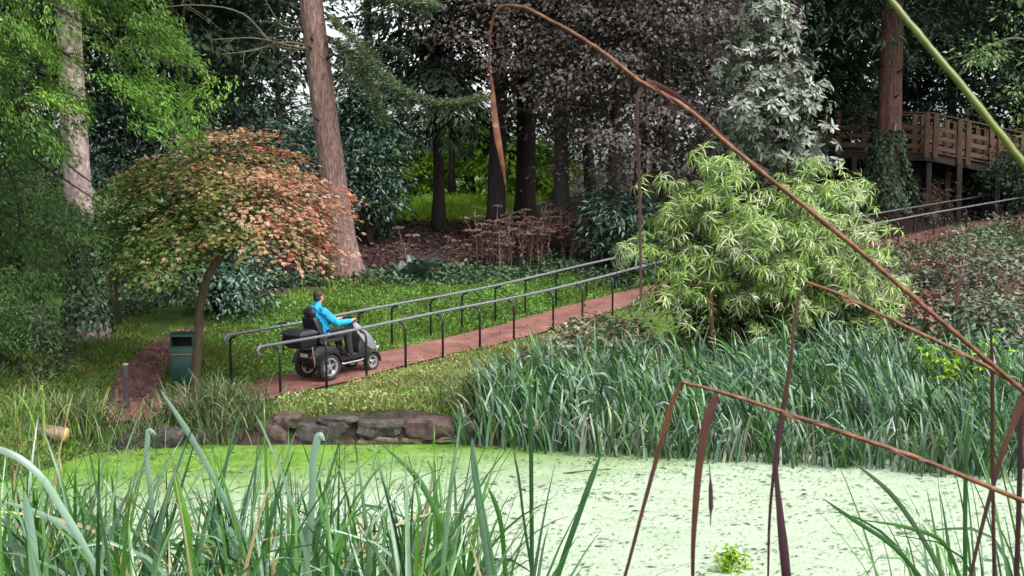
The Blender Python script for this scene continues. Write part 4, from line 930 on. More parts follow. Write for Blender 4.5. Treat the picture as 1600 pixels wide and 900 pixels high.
cl1 = region(q, 165, [(-150, -160), (250, -150), (235, 20), (300, 80), (365, 100), (368, 130), (330, 150), (300, 165), (270, 190), (245, 215), (215, 235), (150, 110), (60, 230), (-150, 260)], 18, 21)
cl1 = [(*relg(a, b, d), s_ * .85) for a, b, d, s_ in cl1]
link('crown', feather(cl1, 92, 230, .09, .026).mesh('crown'), M['larch'], T)
for b in ([(-150, -40), (20, -20), (140, 40), (240, 90), (340, 115)], [(-120, 60), (60, 60), (130, 110), (150, 150)], [(140, 40), (180, 40), (215, 42), (260, 60)], [(-150, 160), (0, 100), (35, 150), (20, 190), (-20, 185)], [(20, 150), (70, 210), (110, 260), (150, 290)]):
    limbs(T, 'branch', [([relg(px, py, 19.5) for px, py in b], .035, .012)], 'bark_dark')
g2 = ground_at(-130, 21.5); T = thing('feathery_tree', 'darker green feathery-leaved tree hanging low along the left edge', 'tree', g2)
trunk(T, 9, .18, .08, 'bark_branch', (.4, .2)); relg2 = lambda px, py, d: U(px, py, d) - np.array(g2)
cl2 = region(q, 112, [(-130, 180), (60, 190), (105, 250), (80, 320), (180, 330), (165, 375), (90, 395), (80, 470), (30, 520), (-130, 540)], 19.5, 23)
cl2 = [(*relg2(a, b, d), s_ * .8) for a, b, d, s_ in cl2]
link('crown', feather(cl2, 93, 190, .085, .024).mesh('crown'), M['larch_dark'], T)
for b in ([(-100, 150), (40, 240), (100, 280), (160, 320)], [(-110, 300), (0, 330), (80, 370), (120, 380)], [(-90, 420), (10, 430), (60, 470)], [(-100, 240), (0, 250), (30, 350), (20, 400)]):
    limbs(T, 'branch', [([relg2(px, py, 21) for px, py in b], .03, .01)], 'bark_dark')
# small-leaved understorey linking the left tree and the maple
g3 = ground_at(185, 25.5); T = thing('hazel_bush', 'yellow-green leafy bush between the ivy trunk and the maple', 'shrub', g3)
tube_multi('stem', [([(0, 0, -.1), (random.uniform(-.3, .3), random.uniform(-.2, .2), 1.2), (random.uniform(-.8, .8), random.uniform(-.4, .4), 2.6)], .02) for _ in range(6)], M['bark_branch'], T)
cl3 = [(*(U(a, b, d) - np.array(g3)), s_ * .7) for a, b, d, s_ in region(q, 60, [(140, 290), (230, 270), (300, 400), (290, 450), (160, 430), (150, 360)], 24.8, 26.5)]
link('crown', feather(cl3, 94, 70, .12, .05).mesh('crown'), M['oak'], T)

# red trunk conifer by the walkway, ivy round its foot
rt = ground_at(1384, 45.5); T = thing('redwood_tree', 'straight red-barked conifer rising in front of the timber walkway with ivy at its foot', 'tree', rt)
trunk(T, 20, .46, .28, 'bark_red', (0, 0), .03, 1.25, sides=20)
link('crown', conifer_crown(101, 6.9, 21, 6.6, 420, 50, .36, .1, .5).mesh('crown'), M['dark_conifer'], T)  # crown made wider and denser to shade the walkway
n = 3000; q = np.random.default_rng(102); az = q.uniform(0, 6.28, n); z = q.random(n) ** 1.2 * 3.0; o_ = np.stack([np.cos(az), np.sin(az), 0 * az], 1); rr = .46 + (.6 + .2 * np.sin(az * 3 + z * 2)) * (1 - z / 3) ** 1.4 * q.random(n) ** .4 + .1 * np.sin(az * 5 + z * 3) * (z < 2.4) + q.uniform(0, .08, n)
V, F = leaves(o_ * rr[:, None] + np.c_[0 * z, 0 * z, z], nrm(o_ * .5 + [0, 0, -.9] + q.normal(size=(n, 3)) * .4), nrm(o_ + [0, 0, .3] + q.normal(size=(n, 3)) * .4), .17 * q.uniform(.6, 1.2, n), .13); A_ = Acc(); A_.add(V, F, np.repeat(q.random(n), 4)); link('ivy', A_.mesh('ivy'), M['ivy'], T)
tube('creeper', [(-.1, -.47, .5), (.02, -.5, 1.4), (-.05, -.5, 2.2), (.1, -.48, 3.2)], .05, M['bark_grey'], T, 6, .2)

# light green tree at the right edge
rg = ground_at(1790, 27); T = thing('leafy_tree', 'light green leafy branches reaching in at the right edge above the walkway', 'tree', rg)
trunk(T, 11, .2, .07, 'bark_branch', (-.4, 0)); relr = lambda px, py, d=27: U(px, py, d) - np.array(rg)
cl4 = [(*relr(a, b, d), s_ * .42) for a, b, d, s_ in region(q, 46, [(1560, -60), (1760, -60), (1760, 260), (1600, 220), (1585, 150), (1570, 130), (1590, 110), (1590, 60)], 26, 28) + region(q, 9, [(1500, 80), (1520, 70), (1585, 80), (1580, 98), (1505, 96)], 26.6, 27.4)]
k = np.repeat(np.arange(len(cl4)), 34); c4 = np.array([c[:3] for c in cl4]); off = q.normal(size=(len(k), 3)) * [.22, .22, .12]
V, F = leaves(c4[k] + off, nrm(off + [0, 0, -.1]), up_normals(len(k), q, .5), .15 * q.uniform(.6, 1.2, len(k)), .065); A_ = Acc(); A_.add(V, F, np.repeat(q.random(len(k)), 4)); link('crown', A_.mesh('crown'), M['oak'], T)
limbs(T, 'branch', [([relr(1780, 90), relr(1640, 75), relr(1580, 60), relr(1545, 72), relr(1510, 88)], .04, .012), ([relr(1780, 20), relr(1660, 20), relr(1600, 40)], .04, .015), ([relr(1780, 180), relr(1680, 170), relr(1600, 150)], .04, .015)], 'bark_branch')

# ---------------------------------------------------------------- orange and green maple by the bin
mt = ground_at(306, 21.9); T = thing('maple_tree', 'spreading maple with green leaves turning orange and red over a slim bent stem', 'tree', mt)
relm = lambda px, py, d=21.9: U(px, py, d) - np.array(mt)
pp = smooth_pts([relm(304, 625), relm(306, 590), relm(309, 540), relm(314, 470), relm(326, 430), relm(345, 400), relm(352, 370)], 5); tube('trunk', pp, np.interp(np.linspace(0, 1, len(pp)), [0, .15, .6, 1], [.135, .088, .072, .055]), M['bark_maple'], T, 12, .06)
for b, dd in (([(338, 412), (300, 360), (250, 320), (200, 310)], .6), ([(345, 400), (400, 350), (450, 310), (500, 300)], -.5), ([(350, 380), (350, 320), (345, 260), (350, 225)], .3), ([(345, 395), (320, 330), (290, 270), (270, 250)], 1.0), ([(350, 385), (390, 310), (430, 260)], 1.2), ([(345, 395), (380, 380), (440, 370), (500, 390)], -1.2), ([(340, 410), (280, 390), (230, 370)], -1.0)):
    limbs(T, 'branch', [([relm(px, py, 21.9 + dd * i / 3) for i, (px, py) in enumerate(b)], .045, .012)], 'bark_maple')
q = np.random.default_rng(111); ctr = relm(364, 374); ncl = 680
th, u = q.uniform(0, 6.283, ncl), q.random(ncl) ** .5
rx, ry, hz = 2.12, 2.0, 2.0
dome = np.sqrt(np.maximum(0, 1 - u ** 2)); lay = q.random(ncl) ** .55
c = np.stack([np.cos(th) * u * rx, np.sin(th) * u * ry, dome * hz * lay - (1 - lay) * .75 - .12 * u * q.random(ncl) * 2], 1)
c[:, 0] += .12 * np.sin(c[:, 2] * 3); c[:, 2] = np.where(q.random(ncl) < .75, np.round(c[:, 2] / .3) * .3 + .05 * q.normal(size=ncl) + .09 * np.sin(th * 3 + c[:, 0] * 2), c[:, 2]); c[:, 0] = np.where(c[:, 0] > 0, c[:, 0] * .9, c[:, 0] * 1.1); gapn = np.sin(c[:, 0] * 4.3 + 1) * np.sin(c[:, 1] * 3.7) * np.sin(c[:, 2] * 5.1 + .5); bump_ = 1 + .13 * np.sin(th * 5 + 1) + .09 * np.sin(th * 9 + c[:, 2] * 3); c[:, :2] *= bump_[:, None]
tilt_line = -.28 * c[:, 0] / rx * 0
lowcut = c[:, 2] > np.interp(c[:, 0], [-2.3, -1.2, -.6, -.1, .5, 1.1, 1.45, 2.0, 2.4], [-.55, -.7, -.5, -.12, -.02, -.15, -.75, -.7, -.2]); c = c[lowcut & (gapn < .3)]; ncl = len(c)
per = 40; k = np.repeat(np.arange(ncl), per); s_ = q.uniform(.5, 1.5, ncl) * .37
off = q.normal(size=(len(k), 3)) * [.62, .62, .1] * s_[k][:, None]; out = nrm(c * [1, 1, .8] + [0, 0, .4])[k]
off[:, 2] -= (off * out).sum(1) * 0 + (off[:, 0] * out[:, 0] + off[:, 1] * out[:, 1]) * .55
N = nrm(np.array([0, 0, 1.]) + out * .5 + q.normal(size=off.shape) * .35); D = nrm(off * 2 + out * .5 + [0, 0, -.35] + q.normal(size=off.shape) * .25); D = nrm(D - N * (D * N).sum(1)[:, None] * .7)
Pp = ctr + c[k] + off; Ls = .09 * q.uniform(.5, 1.3, len(k)); V, F = lobed(Pp, D, N, Ls, Ls * .4, (-1.1, -.5, 0, .5, 1.1)[1:4], (.8, 1, .8))
outer = np.linalg.norm(c / [rx, ry, hz], axis=1); ripe = .25 + .26 * (outer - .6) + .36 * c[:, 0] / rx + .20 * c[:, 2] / hz + q.normal(size=ncl) * .15
tn = np.clip(ripe[k] + q.normal(size=len(k)) * .09, 0, 1); A_ = Acc(); A_.add(V, F, np.tile(np.repeat(tn, 4), 3)); link('crown', A_.mesh('crown'), M['maple'], T)

# ---------------------------------------------------------------- leaf sprays shared by the bamboo and the rhododendron
def inst(V, F, n_t, Rm, T_, S_):
    """stamp one small mesh at many transforms"""
    W_ = np.einsum('nij,vj->nvi', Rm, V) * S_[:, None, None] + T_[:, None, :]
    F_ = (F[None] + (np.arange(len(T_)) * len(V))[:, None, None]).reshape(-1, 3); return W_.reshape(-1, 3), F_
def frames(axis, q, roll=None):
    z_ = nrm(axis); r_ = rdir(len(z_), q); x_ = nrm(np.cross(r_, z_)); y_ = np.cross(z_, x_); return np.stack([x_, y_, z_], -1)
def spray_var(seed, nleaf, L, W, droop, up0, ring=.02):
    q = np.random.default_rng(seed); az = np.arange(nleaf) * 6.283 / nleaf + q.normal(size=nleaf) * .25; el = q.normal(up0, .22, nleaf)
    D = np.stack([np.cos(az) * np.cos(el), np.sin(az) * np.cos(el), np.sin(el)], 1); Ls = L * q.uniform(.75, 1.2, nleaf); Pb = D * ring; S = nrm(np.cross(D, [0, 0, 1.])); N = np.cross(S, D)
    V, F = [], []
    for i in range(nleaf):   # three-segment leaf that bends down
        b = len(V); pts = [Pb[i]]; d = D[i]
        for j in range(3): d = nrm((d + np.array([0, 0, -droop]) )[None])[0]; pts.append(pts[-1] + d * Ls[i] / 3)
        wd = [W * .25, W * .5, W * .4]
        for j in range(3): V += [pts[j] - S[i] * wd[j], pts[j] + N[i] * -.15 * W, pts[j] + S[i] * wd[j]]
        V.append(pts[3])
        for j in range(2):
            o = b + j * 3; F += [(o, o + 1, o + 4), (o, o + 4, o + 3), (o + 1, o + 2, o + 5), (o + 1, o + 5, o + 4)]
        F += [(b + 6, b + 7, b + 9), (b + 7, b + 8, b + 9)]
    return np.array(V), np.array(F), np.repeat(q.random(nleaf), 10)
def plant_sprays(parent, name, mat, vars_, P_, axis, S_, tint, nparts, cam_rel, q, stuffname):
    """nearest sprays become parts sharing mesh data, the rest one joined mass"""
    Rm = frames(axis, q); d = np.linalg.norm(P_ - cam_rel, axis=1) - .6 * P_[:, 2] * 0; order = np.argsort(d)
    cache = {}
    for i in order[:nparts]:
        v, tb = i % len(vars_), int(np.clip(tint[i], 0, .999) * 6)
        if (v, tb) not in cache:
            V, F, T0 = vars_[v]; me = np_mesh(name, V, F, np.clip(T0 * .4 + (tb + .5) / 6 * .6, 0, 1)); me.materials.append(M[mat]); cache[(v, tb)] = me
        o = bpy.data.objects.new(name, cache[(v, tb)]); C.objects.link(o); o.parent = parent; o.location = P_[i]; o.rotation_euler = Matrix(Rm[i].tolist()).to_euler(); o.scale = (S_[i],) * 3
    rest = order[nparts:]; a = Acc()
    for v in range(len(vars_)):
        ii = rest[rest % len(vars_) == v]
        if len(ii):
            V, F, T0 = vars_[v]; W_, F_ = inst(V, F, None, Rm[ii], P_[ii], S_[ii]); a.add(W_, F_, np.clip((T0[None] * .4 + tint[ii][:, None] * .6).ravel(), 0, 1))
    if a.n: tag(link(stuffname, a.mesh(stuffname), M[mat], parent), kind='stuff')

# variegated bamboo clump by the pond
q = np.random.default_rng(121); bb = ground_at(1190, 24); T = thing('bamboo_clump', 'big clump of variegated bamboo with cream and bright green leaves at the pond edge', 'bamboo', bb)
relb = lambda px, py, d=24: U(px, py, d) - np.array(bb)
lob = [(1125, 300, 75, 75, 0), (1185, 380, 150, 110, -.4), (1080, 420, 95, 90, -.3), (1285, 350, 95, 95, .1), (1330, 440, 85, 80, -.2), (1040, 330, 50, 75, .2), (1015, 395, 55, 45, 0), (1250, 440, 100, 60, -.5), (1365, 490, 55, 36, -.3), (1395, 440, 35, 30, 0), (1120, 255, 40, 45, 0), (1150, 320, 80, 60, -.2), (1200, 400, 110, 70, -.9), (1255, 290, 45, 45, 0), (1050, 480, 55, 38, -.3), (1180, 470, 50, 25, -.8), (1180, 520, 50, 16, -.9), (1300, 300, 55, 50, 0)]
PP, AX, TT = [], [], []
for px, py, rx, ry, dd in lob:
    m0 = max(4, int(rx * ry / 270)); d = rdir(m0, q); d[:, 1] -= .35; d = np.repeat(nrm(d), 9, 0); m_ = len(d); tc_ = np.repeat(q.random(m0), 9); rad = np.repeat(q.random(m0) ** .3, 9); c = relb(px, py, 24 + dd); s_ = np.array([rx, (rx + ry) * .45, ry]) / 79
    p = c + d * rad[:, None] * s_ * (1 + .12 * np.sin(d[:, :1] * 6 + d[:, 2:3] * 5 + px)); o9 = q.normal(size=p.shape) * [.2, .2, .09]; o9[:, 2] -= (o9[:, 0] ** 2 + o9[:, 1] ** 2) * 1.5; p = p + o9; d = nrm(d + o9 * 2.2); PP.append(p); AX.append(nrm(d * [.5, .5, .3] + [0, -.12, .9] + q.normal(size=d.shape) * .28)); TT.append((.38 if py < 345 else .24) + .06 * rad + .12 * q.normal(size=m_) + (.6 * tc_ ** 1.6 if py > 345 else .25 * (tc_ > .8)))
PP, AX, TT = map(np.concatenate, (PP, AX, TT)); gp_ = np.sin(PP[:, 0] * 4.1 + 1) * np.sin(PP[:, 2] * 4.7 + .4) + .5 * np.sin(PP[:, 0] * 9 + PP[:, 2] * 7); ok = (PP[:, 2] > .12) & ((gp_ > -.42) | (q.random(len(PP)) < .12)) & ((PP[:, 2] > .95) | (q.random(len(PP)) < .45)); PP, AX, TT = PP[ok], AX[ok], TT[ok]
bv = [spray_var(130 + i, 8 + i % 3, .23, .025, .42 + .12 * (i % 3), .45) for i in range(5)]
plant_sprays(T, 'leaf_spray', 'bamboo', bv, PP, AX, q.uniform(.75, 1.3, len(PP)), TT, 300, np.array([0, 0, HC]) - np.array(bb), q, 'foliage')
for j in range(14):
    tx, ty = random.choice([(1125, 260), (1260, 290), (1040, 340), (1330, 400), (1190, 330), (1015, 390), (1370, 450), (1180, 280)]); tp = relb(tx + random.uniform(-20, 20), ty + 20, 24 + random.uniform(-.4, .5)); b0 = np.array([random.uniform(-.5, .7), random.uniform(-.3, .4), -.1])
    tube('cane', smooth_pts([b0, b0 * .6 + tp * .35 + [0, 0, .5], tp * .75 + [0, 0, .25], tp], 4), np.linspace(.024, .008, 13), M['cane'], T, 6)
tube('cane', [relb(1112, 535, 23.2), relb(1112, 490, 23.1), relb(1110, 455, 23.1)], .045, M['cane'], T, 8)

shrub('laurel', 'dark leafy mass added as shade in the heart of the bamboo clump near the ground', 1150, 25.2, 1.7, 1.5, 'dark_broad', 146, 120, 34, .16, .06)  # dark foliage stands in for the shade at the bamboo foot
shrub('laurel', 'dark leafy mass added as shade behind the right foot of the bamboo', 1270, 25.2, 1.6, 1.2, 'dark_broad', 147, 90, 34, .16, .06)
# silver-leaved rhododendron
q = np.random.default_rng(141); rb = ground_at(1215, 33); T = thing('rhododendron', 'tall rhododendron with silvery whorled leaves behind the bamboo', 'shrub', rb)
relq = lambda px, py, d=33: U(px, py, d) - np.array(rb)
PP, AX, TT = [], [], []
for px, py, rx, ry, dd in [(1195, -30, 40, 50, 0), (1200, 30, 62, 55, 0), (1190, 90, 75, 45, -.2), (1215, 130, 80, 40, 0), (1185, 170, 80, 45, -.3), (1245, 160, 68, 40, .1), (1215, 215, 85, 45, 0), (1270, 215, 50, 30, 0), (1160, 230, 50, 40, .2), (1255, 250, 60, 30, 0), (1140, 120, 35, 25, 0), (1165, 45, 25, 30, 0), (1140, 75, 20, 14, 0)]:
    m_ = int(rx * ry / 62); d = rdir(m_, q); d[:, 1] -= .4; d = nrm(d); rad = q.random(m_) ** .25; PP.append(relq(px, py, 33 + dd) + d * rad[:, None] * np.array([rx, (rx + ry) * .45, ry]) / 57.5); AX.append(nrm(d + [0, -.25, .75] + q.normal(size=d.shape) * .3)); TT.append(q.beta(2, 2, m_))
PP, AX, TT = map(np.concatenate, (PP, AX, TT))
rv = [spray_var(150 + i, 9 + i % 3, .2, .074, .1 + .05 * i, .12, .03) for i in range(4)]
plant_sprays(T, 'leaf_whorl', 'rhodo', rv, PP, AX, q.uniform(.8, 1.25, len(PP)), TT, 300, np.array([0, 0, HC]) - np.array(rb), q, 'foliage')
tube('trunk', smooth_pts([(.35, .1, -.2), (.4, .1, 1.5), (.2, .1, 3), (0, .1, 5.5)], 5), np.linspace(.13, .04, 16), M['bark_red'], T, 10)
for j in range(7):
    tp = PP[random.randrange(len(PP))] * [.8, .8, 1]; tube('branch', smooth_pts([(.2, .1, max(1, tp[2] - 1.6)), tp * .6 + np.array([0, 0, tp[2] * .35]), tp], 4), np.linspace(.045, .012, 9), M['bark_dark'], T, 6)

# ---------------------------------------------------------------- ground cover
def scat(n, poly, q, clear=PH - .05, shore=.12, dirt=.5):
    """random ground points inside an outline given as (photo x, distance)"""
    poly = np.array([(WX(a, d), d) for a, d in poly]); lo, hi = poly.min(0), poly.max(0); out = np.zeros((0, 2))
    while len(out) < n:
        p_ = lo + (hi - lo) * q.random((n * 2, 2)); p_ = p_[poly_sd(p_[:, 0], p_[:, 1], poly) < .15 * q.normal(size=len(p_))]
        p_ = p_[(line_dist(p_[:, 0], p_[:, 1], PATHC)[0] > clear + .07 * np.abs(q.normal(size=len(p_)))) & (poly_sd(p_[:, 0], p_[:, 1], POND) > shore)]
        if dirt: p_ = p_[line_dist(p_[:, 0], p_[:, 1], DIRT)[0] > dirt + .12 * q.normal(size=len(p_))]
        out = np.vstack([out, p_])
    out = out[:n]; return np.c_[out, G(out[:, 0], out[:, 1])]
def patch(p, s, k): return .5 + .5 * np.sin(p[:, 0] * s + 1.7 * np.sin(p[:, 1] * s * .8 + k)) * np.sin(p[:, 1] * s * 1.1 + k + np.sin(p[:, 0] * s * 1.3))
def low_leaves(name, label, cat, regions, mat, seed, L, W, hgt, tilt, tbias=0, **kw):
    q = np.random.default_rng(seed); a = Acc()
    for n, poly, tb in regions:
        p = scat(n, poly, q, **kw); pt = patch(p, 2.1, seed); h = hgt * (.25 + .75 * pt) * q.random(n)
        V, F = leaves(p + np.c_[0 * h, 0 * h, h], rdir(n, q) * [1, 1, .5], up_normals(n, q, tilt), L * q.uniform(.6, 1.3, n), W * q.uniform(.7, 1.2, n))
        a.add(V, F, np.repeat(np.clip(.25 * pt + .5 * q.random(n) + tb, 0, 1), 4))
    return tag(link(name, a.mesh(name), M[mat]), label, cat, kind='stuff')
def turf(name, label, regions, mat, seed, L, W, lean=.5):
    q = np.random.default_rng(seed); a = Acc()
    for n, poly, tb in regions:
        p = scat(n, poly, q); pt = patch(p, 1.6, seed); az = q.uniform(0, 6.28, n)
        D = nrm(np.stack([np.cos(az) * lean, np.sin(az) * lean, .55 + .5 * q.random(n)], 1)); Ls = L * q.uniform(.5, 1.4, n) * (.6 + .7 * pt)
        V, F = leaves(p - [0, 0, .01], D, rdir(n, q), Ls, W * q.uniform(.7, 1.3, n), .1, .3); a.add(V, F, np.repeat(np.clip(.15 + .5 * q.random(n) + .3 * (patch(p, 3.3, seed + 2) - .5) + tb, 0, 1), 4))
    return tag(link(name, a.mesh(name), M[mat]), label, 'grass', kind='stuff')
SLOPE = [(330, 24.5), (420, 24.2), (1010, 31.5), (1010, 34), (860, 33.8), (700, 31), (560, 29.8), (420, 28), (330, 27.5)]
BANK = [(400, 19.6), (720, 19.6), (880, 22.5), (900, 28), (700, 25.6), (560, 23.4), (430, 21.6)]
LAWN = [(200, 21.2), (330, 21.7), (420, 23.4), (420, 26), (290, 26), (225, 24.5)]
LEFTB = [(-40, 16.2), (60, 16.4), (150, 18.6), (195, 20.8), (230, 24), (200, 26), (100, 25), (-40, 22.5)]
turf('grass', 'green grass on the slopes beside the red ramp', [(22000, SLOPE, .12), (9000, BANK, .42), (6500, LAWN, .26), (11000, LEFTB, .26)], 'grass', 161, .13, .022)
low_leaves('clover', 'low bright green leafy plants covering the slope behind the handrails', 'ground cover', [(26000, SLOPE, .14), (3600, BANK, .3), (4200, LAWN, .1), (2500, LEFTB, .0)], 'clover', 162, .062, .046, .12, .45)
low_leaves('bank_litter', 'dry fallen leaves scattered over the grass of the near bank', 'fallen leaves', [(2600, BANK, .25), (1100, LAWN, .1), (1300, LEFTB, .1), (400, [(200, 19.6), (400, 19.8), (400, 22), (220, 22)], .2)], 'dead_leaf', 163, .07, .05, .09, .5, dirt=0)
low_leaves('path_leaves', 'dry leaves lying on the dirt path', 'fallen leaves', [(900, [(120, 19.8), (240, 20), (310, 26), (270, 26), (190, 23)], .25)], 'dead_leaf', 164, .06, .045, .03, .3, dirt=0, clear=.3)
IVYB = [(380, 29.2), (560, 29.4), (720, 31.2), (880, 33.6), (1010, 33.6), (1010, 36), (860, 35.6), (700, 32.9), (560, 30.6), (400, 30.2)]
low_leaves('ivy_ground', 'band of dark ivy along the top of the grassy slope', 'ivy', [(7000, IVYB, 0), (2600, [(400, 37), (620, 38), (620, 43), (540, 43)], 0)], 'ivy', 165, .12, .09, .32, .6)
low_leaves('leaf_litter', 'brown leaf litter covering the woodland floor', 'leaf litter', [(9000, [(300, 31), (560, 31.2), (700, 33.5), (1000, 37), (1100, 46), (560, 46), (400, 42)], 0)], 'litter', 166, .14, .1, .05, .35)
turf('glade_grass', 'grass coloured bright as if sunlit on the floor of the glade', [(7000, [(560, 43.0), (800, 43.5), (860, 58), (600, 60)], .2)], 'lime', 167, .3, .07)  # grass colour brightened to stand for sunlight falling in the glade
low_leaves('left_brush', 'grey-green heathery undergrowth on the left bank', 'undergrowth', [(5200, [(-60, 20.5), (90, 21), (125, 23.4), (60, 25.5), (-60, 25)], 0), (2600, [(160, 25.5), (260, 27.6), (300, 30), (150, 30)], -.1)], 'under', 168, .12, .05, .55, .8)
HILL = [(1370, 23.4), (1620, 21.8), (1640, 46.5), (1560, 43.5), (1440, 39), (1330, 35.5), (1330, 28)]
low_leaves('undergrowth', 'tangled grey-green brambles covering the right-hand hillside', 'undergrowth', [(13000, HILL, 0), (3000, [(1330, 43.5), (1640, 51), (1640, 56), (1400, 53), (1250, 49)], -.15), (3500, [(1000, 32.8), (1330, 37), (1330, 44), (1000, 40)], -.15), (1100, [(840, 21.6), (1020, 22.2), (1020, 26.5), (900, 26)], .35)], 'under', 169, .16, .1, .75, .6)

q = np.random.default_rng(190); i_ = q.integers(20, len(PATHC) - 25, 520); o_ = np.where(q.random(520) < .6, q.choice([-1, 1], 520) * PH * (1 - .3 * q.random(520) ** 2), q.uniform(-PH, PH, 520)); pp = PATHC[i_] + q.normal(size=(520, 3)) * [.15, .15, 0]; tn_ = nrm(np.gradient(PATHC[:, :2], axis=0))[i_]
pp[:, 0] += -tn_[:, 1] * o_; pp[:, 1] += tn_[:, 0] * o_; pp[:, 2] = line_dist(pp[:, 0], pp[:, 1], PATHC)[1] + .022 * (1 - (o_ / PH) ** 2) + .012
V, F = leaves(pp, rdir(520, q) * [1, 1, .15], up_normals(520, q, .25), q.uniform(.035, .08, 520), q.uniform(.03, .055, 520)); A_ = Acc(); A_.add(V, F, np.repeat(q.random(520), 4)); tag(link('ramp_leaves', A_.mesh('ramp_leaves'), M['dead_leaf']), 'dry leaves fallen along the edges of the red ramp', 'fallen leaves', kind='stuff')

# ---------------------------------------------------------------- clumps: dead bracken, dry seed heads, ferns, sedges
def stem_clump(name, label, cat, px, d, n, h, r, seed, mats, group, leafy=1.0, L=.16, W=.05):
    q = np.random.default_rng(seed); t = thing(name, label, cat, ground_at(px, d), group=group); az = q.uniform(0, 6.28, n); B = np.c_[q.normal(size=(n, 2)) * r * .4, np.full(n, -.05)]
    Ls = h * q.uniform(.6, 1.1, n); V, F, T_ = blades(B, az, Ls, .02, q.uniform(.05, .4, n), q.uniform(.1, .9, n), seg=5); a = Acc(); a.add(V, F, T_); link('stems', a.mesh('stem'), M[mats[0]], t).name = 'stem'
    V = V.reshape(n, -1, 3); k = q.integers(0, n, int(n * 16 * leafy)); j = q.integers(3, 16, len(k)); Pp = V[k, j]; a = Acc()
    V2, F2 = leaves(Pp, nrm(q.normal(size=Pp.shape) * [1, 1, .4] + [0, 0, -.2]), up_normals(len(Pp), q, .7), L * q.uniform(.5, 1.3, len(Pp)), W); a.add(V2, F2, np.repeat(q.random(len(Pp)), 4)); link('foliage', a.mesh('foliage'), M[mats[1]], t); return t
for i, (px, d, n, h, r) in enumerate(((1415, 35, 30, 1.1, .9), (1450, 33, 26, 1.0, .8), (1470, 37.5, 22, 1.0, .8), (1395, 31, 24, 1.0, .8), (1560, 27, 30, 1.2, .9), (1590, 25.5, 26, 1.2, .8), (1500, 29.5, 22, 1.0, .7), (1530, 33, 24, 1.1, .8), (1590, 40, 22, 1.2, .9), (1455, 47, 20, 1.9, .4), (1590, 30, 24, 1.1, .8), (1440, 27, 20, .9, .6))):
    stem_clump('dead_bracken', 'clump of red-brown dead bracken on the right-hand hillside', 'bracken', px, d, n, h, r, 200 + i, ('dry_stem', 'bracken'), 'dead bracken on the hillside', 1.1, .2, .06)
for i, (px, d, n, h) in enumerate(((1360, 26, 26, .9), (1480, 25, 30, 1.0), (1540, 24, 26, .9), (905, 22.6, 26, .7), (960, 23.2, 26, .8), (860, 22.2, 22, .6), (1010, 23.2, 22, .7))):
    stem_clump('bramble_clump', 'clump of straw-coloured and green weeds at the back of the reeds', 'weeds', px, d, n, h, .9, 230 + i, ('dry_stem', 'sedge'), 'weeds behind the reed bed', 1.4, .16, .035)
stem_clump('lime_plant', 'yellow-green leafy plant at the back of the reeds on the right', 'plant', 1490, 20.5, 16, 1.2, .9, 250, ('sedge', 'lime'), None, 2.2, .16, .06)
stem_clump('water_plant', 'small lime-green leafy plant growing out of the pale duckweed', 'plant', 1152, 12.9, 12, .32, .35, 251, ('grass', 'lime'), None, 1.6, .08, .035)
bpy.data.objects['water_plant'].location.z = .0

for i, (px, d, h, r, mt_) in enumerate(((1400, 29, 1.1, 1.1, 'under'), (1460, 30.5, 1.0, 1.3, 'bracken'), (1530, 28, 1.2, 1.2, 'under'), (1580, 31, 1.1, 1.2, 'under'), (1500, 33, .8, 1.3, 'under'), (1420, 34.5, .7, 1.1, 'sedge'), (1575, 35, .7, 1.2, 'bracken'), (1590, 23.5, 1.0, .9, 'under'), (1420, 25, .9, 1.0, 'bracken'), (1520, 24.5, .9, .9, 'under'), (1360, 34, .9, 1.0, 'under'), (1270, 43, 1.5, 1.4, 'teal'))):
    shrub('bramble_bush', 'low reddish-brown bush of dying bramble on the right-hand hillside' if mt_ == 'bracken' else 'low grey-green bramble bush on the right-hand hillside', px, d, h, r, mt_, 560 + i, 60, 40, .15, .085, .0, 'shrub', 'bramble bushes on the right-hand hillside', .7)

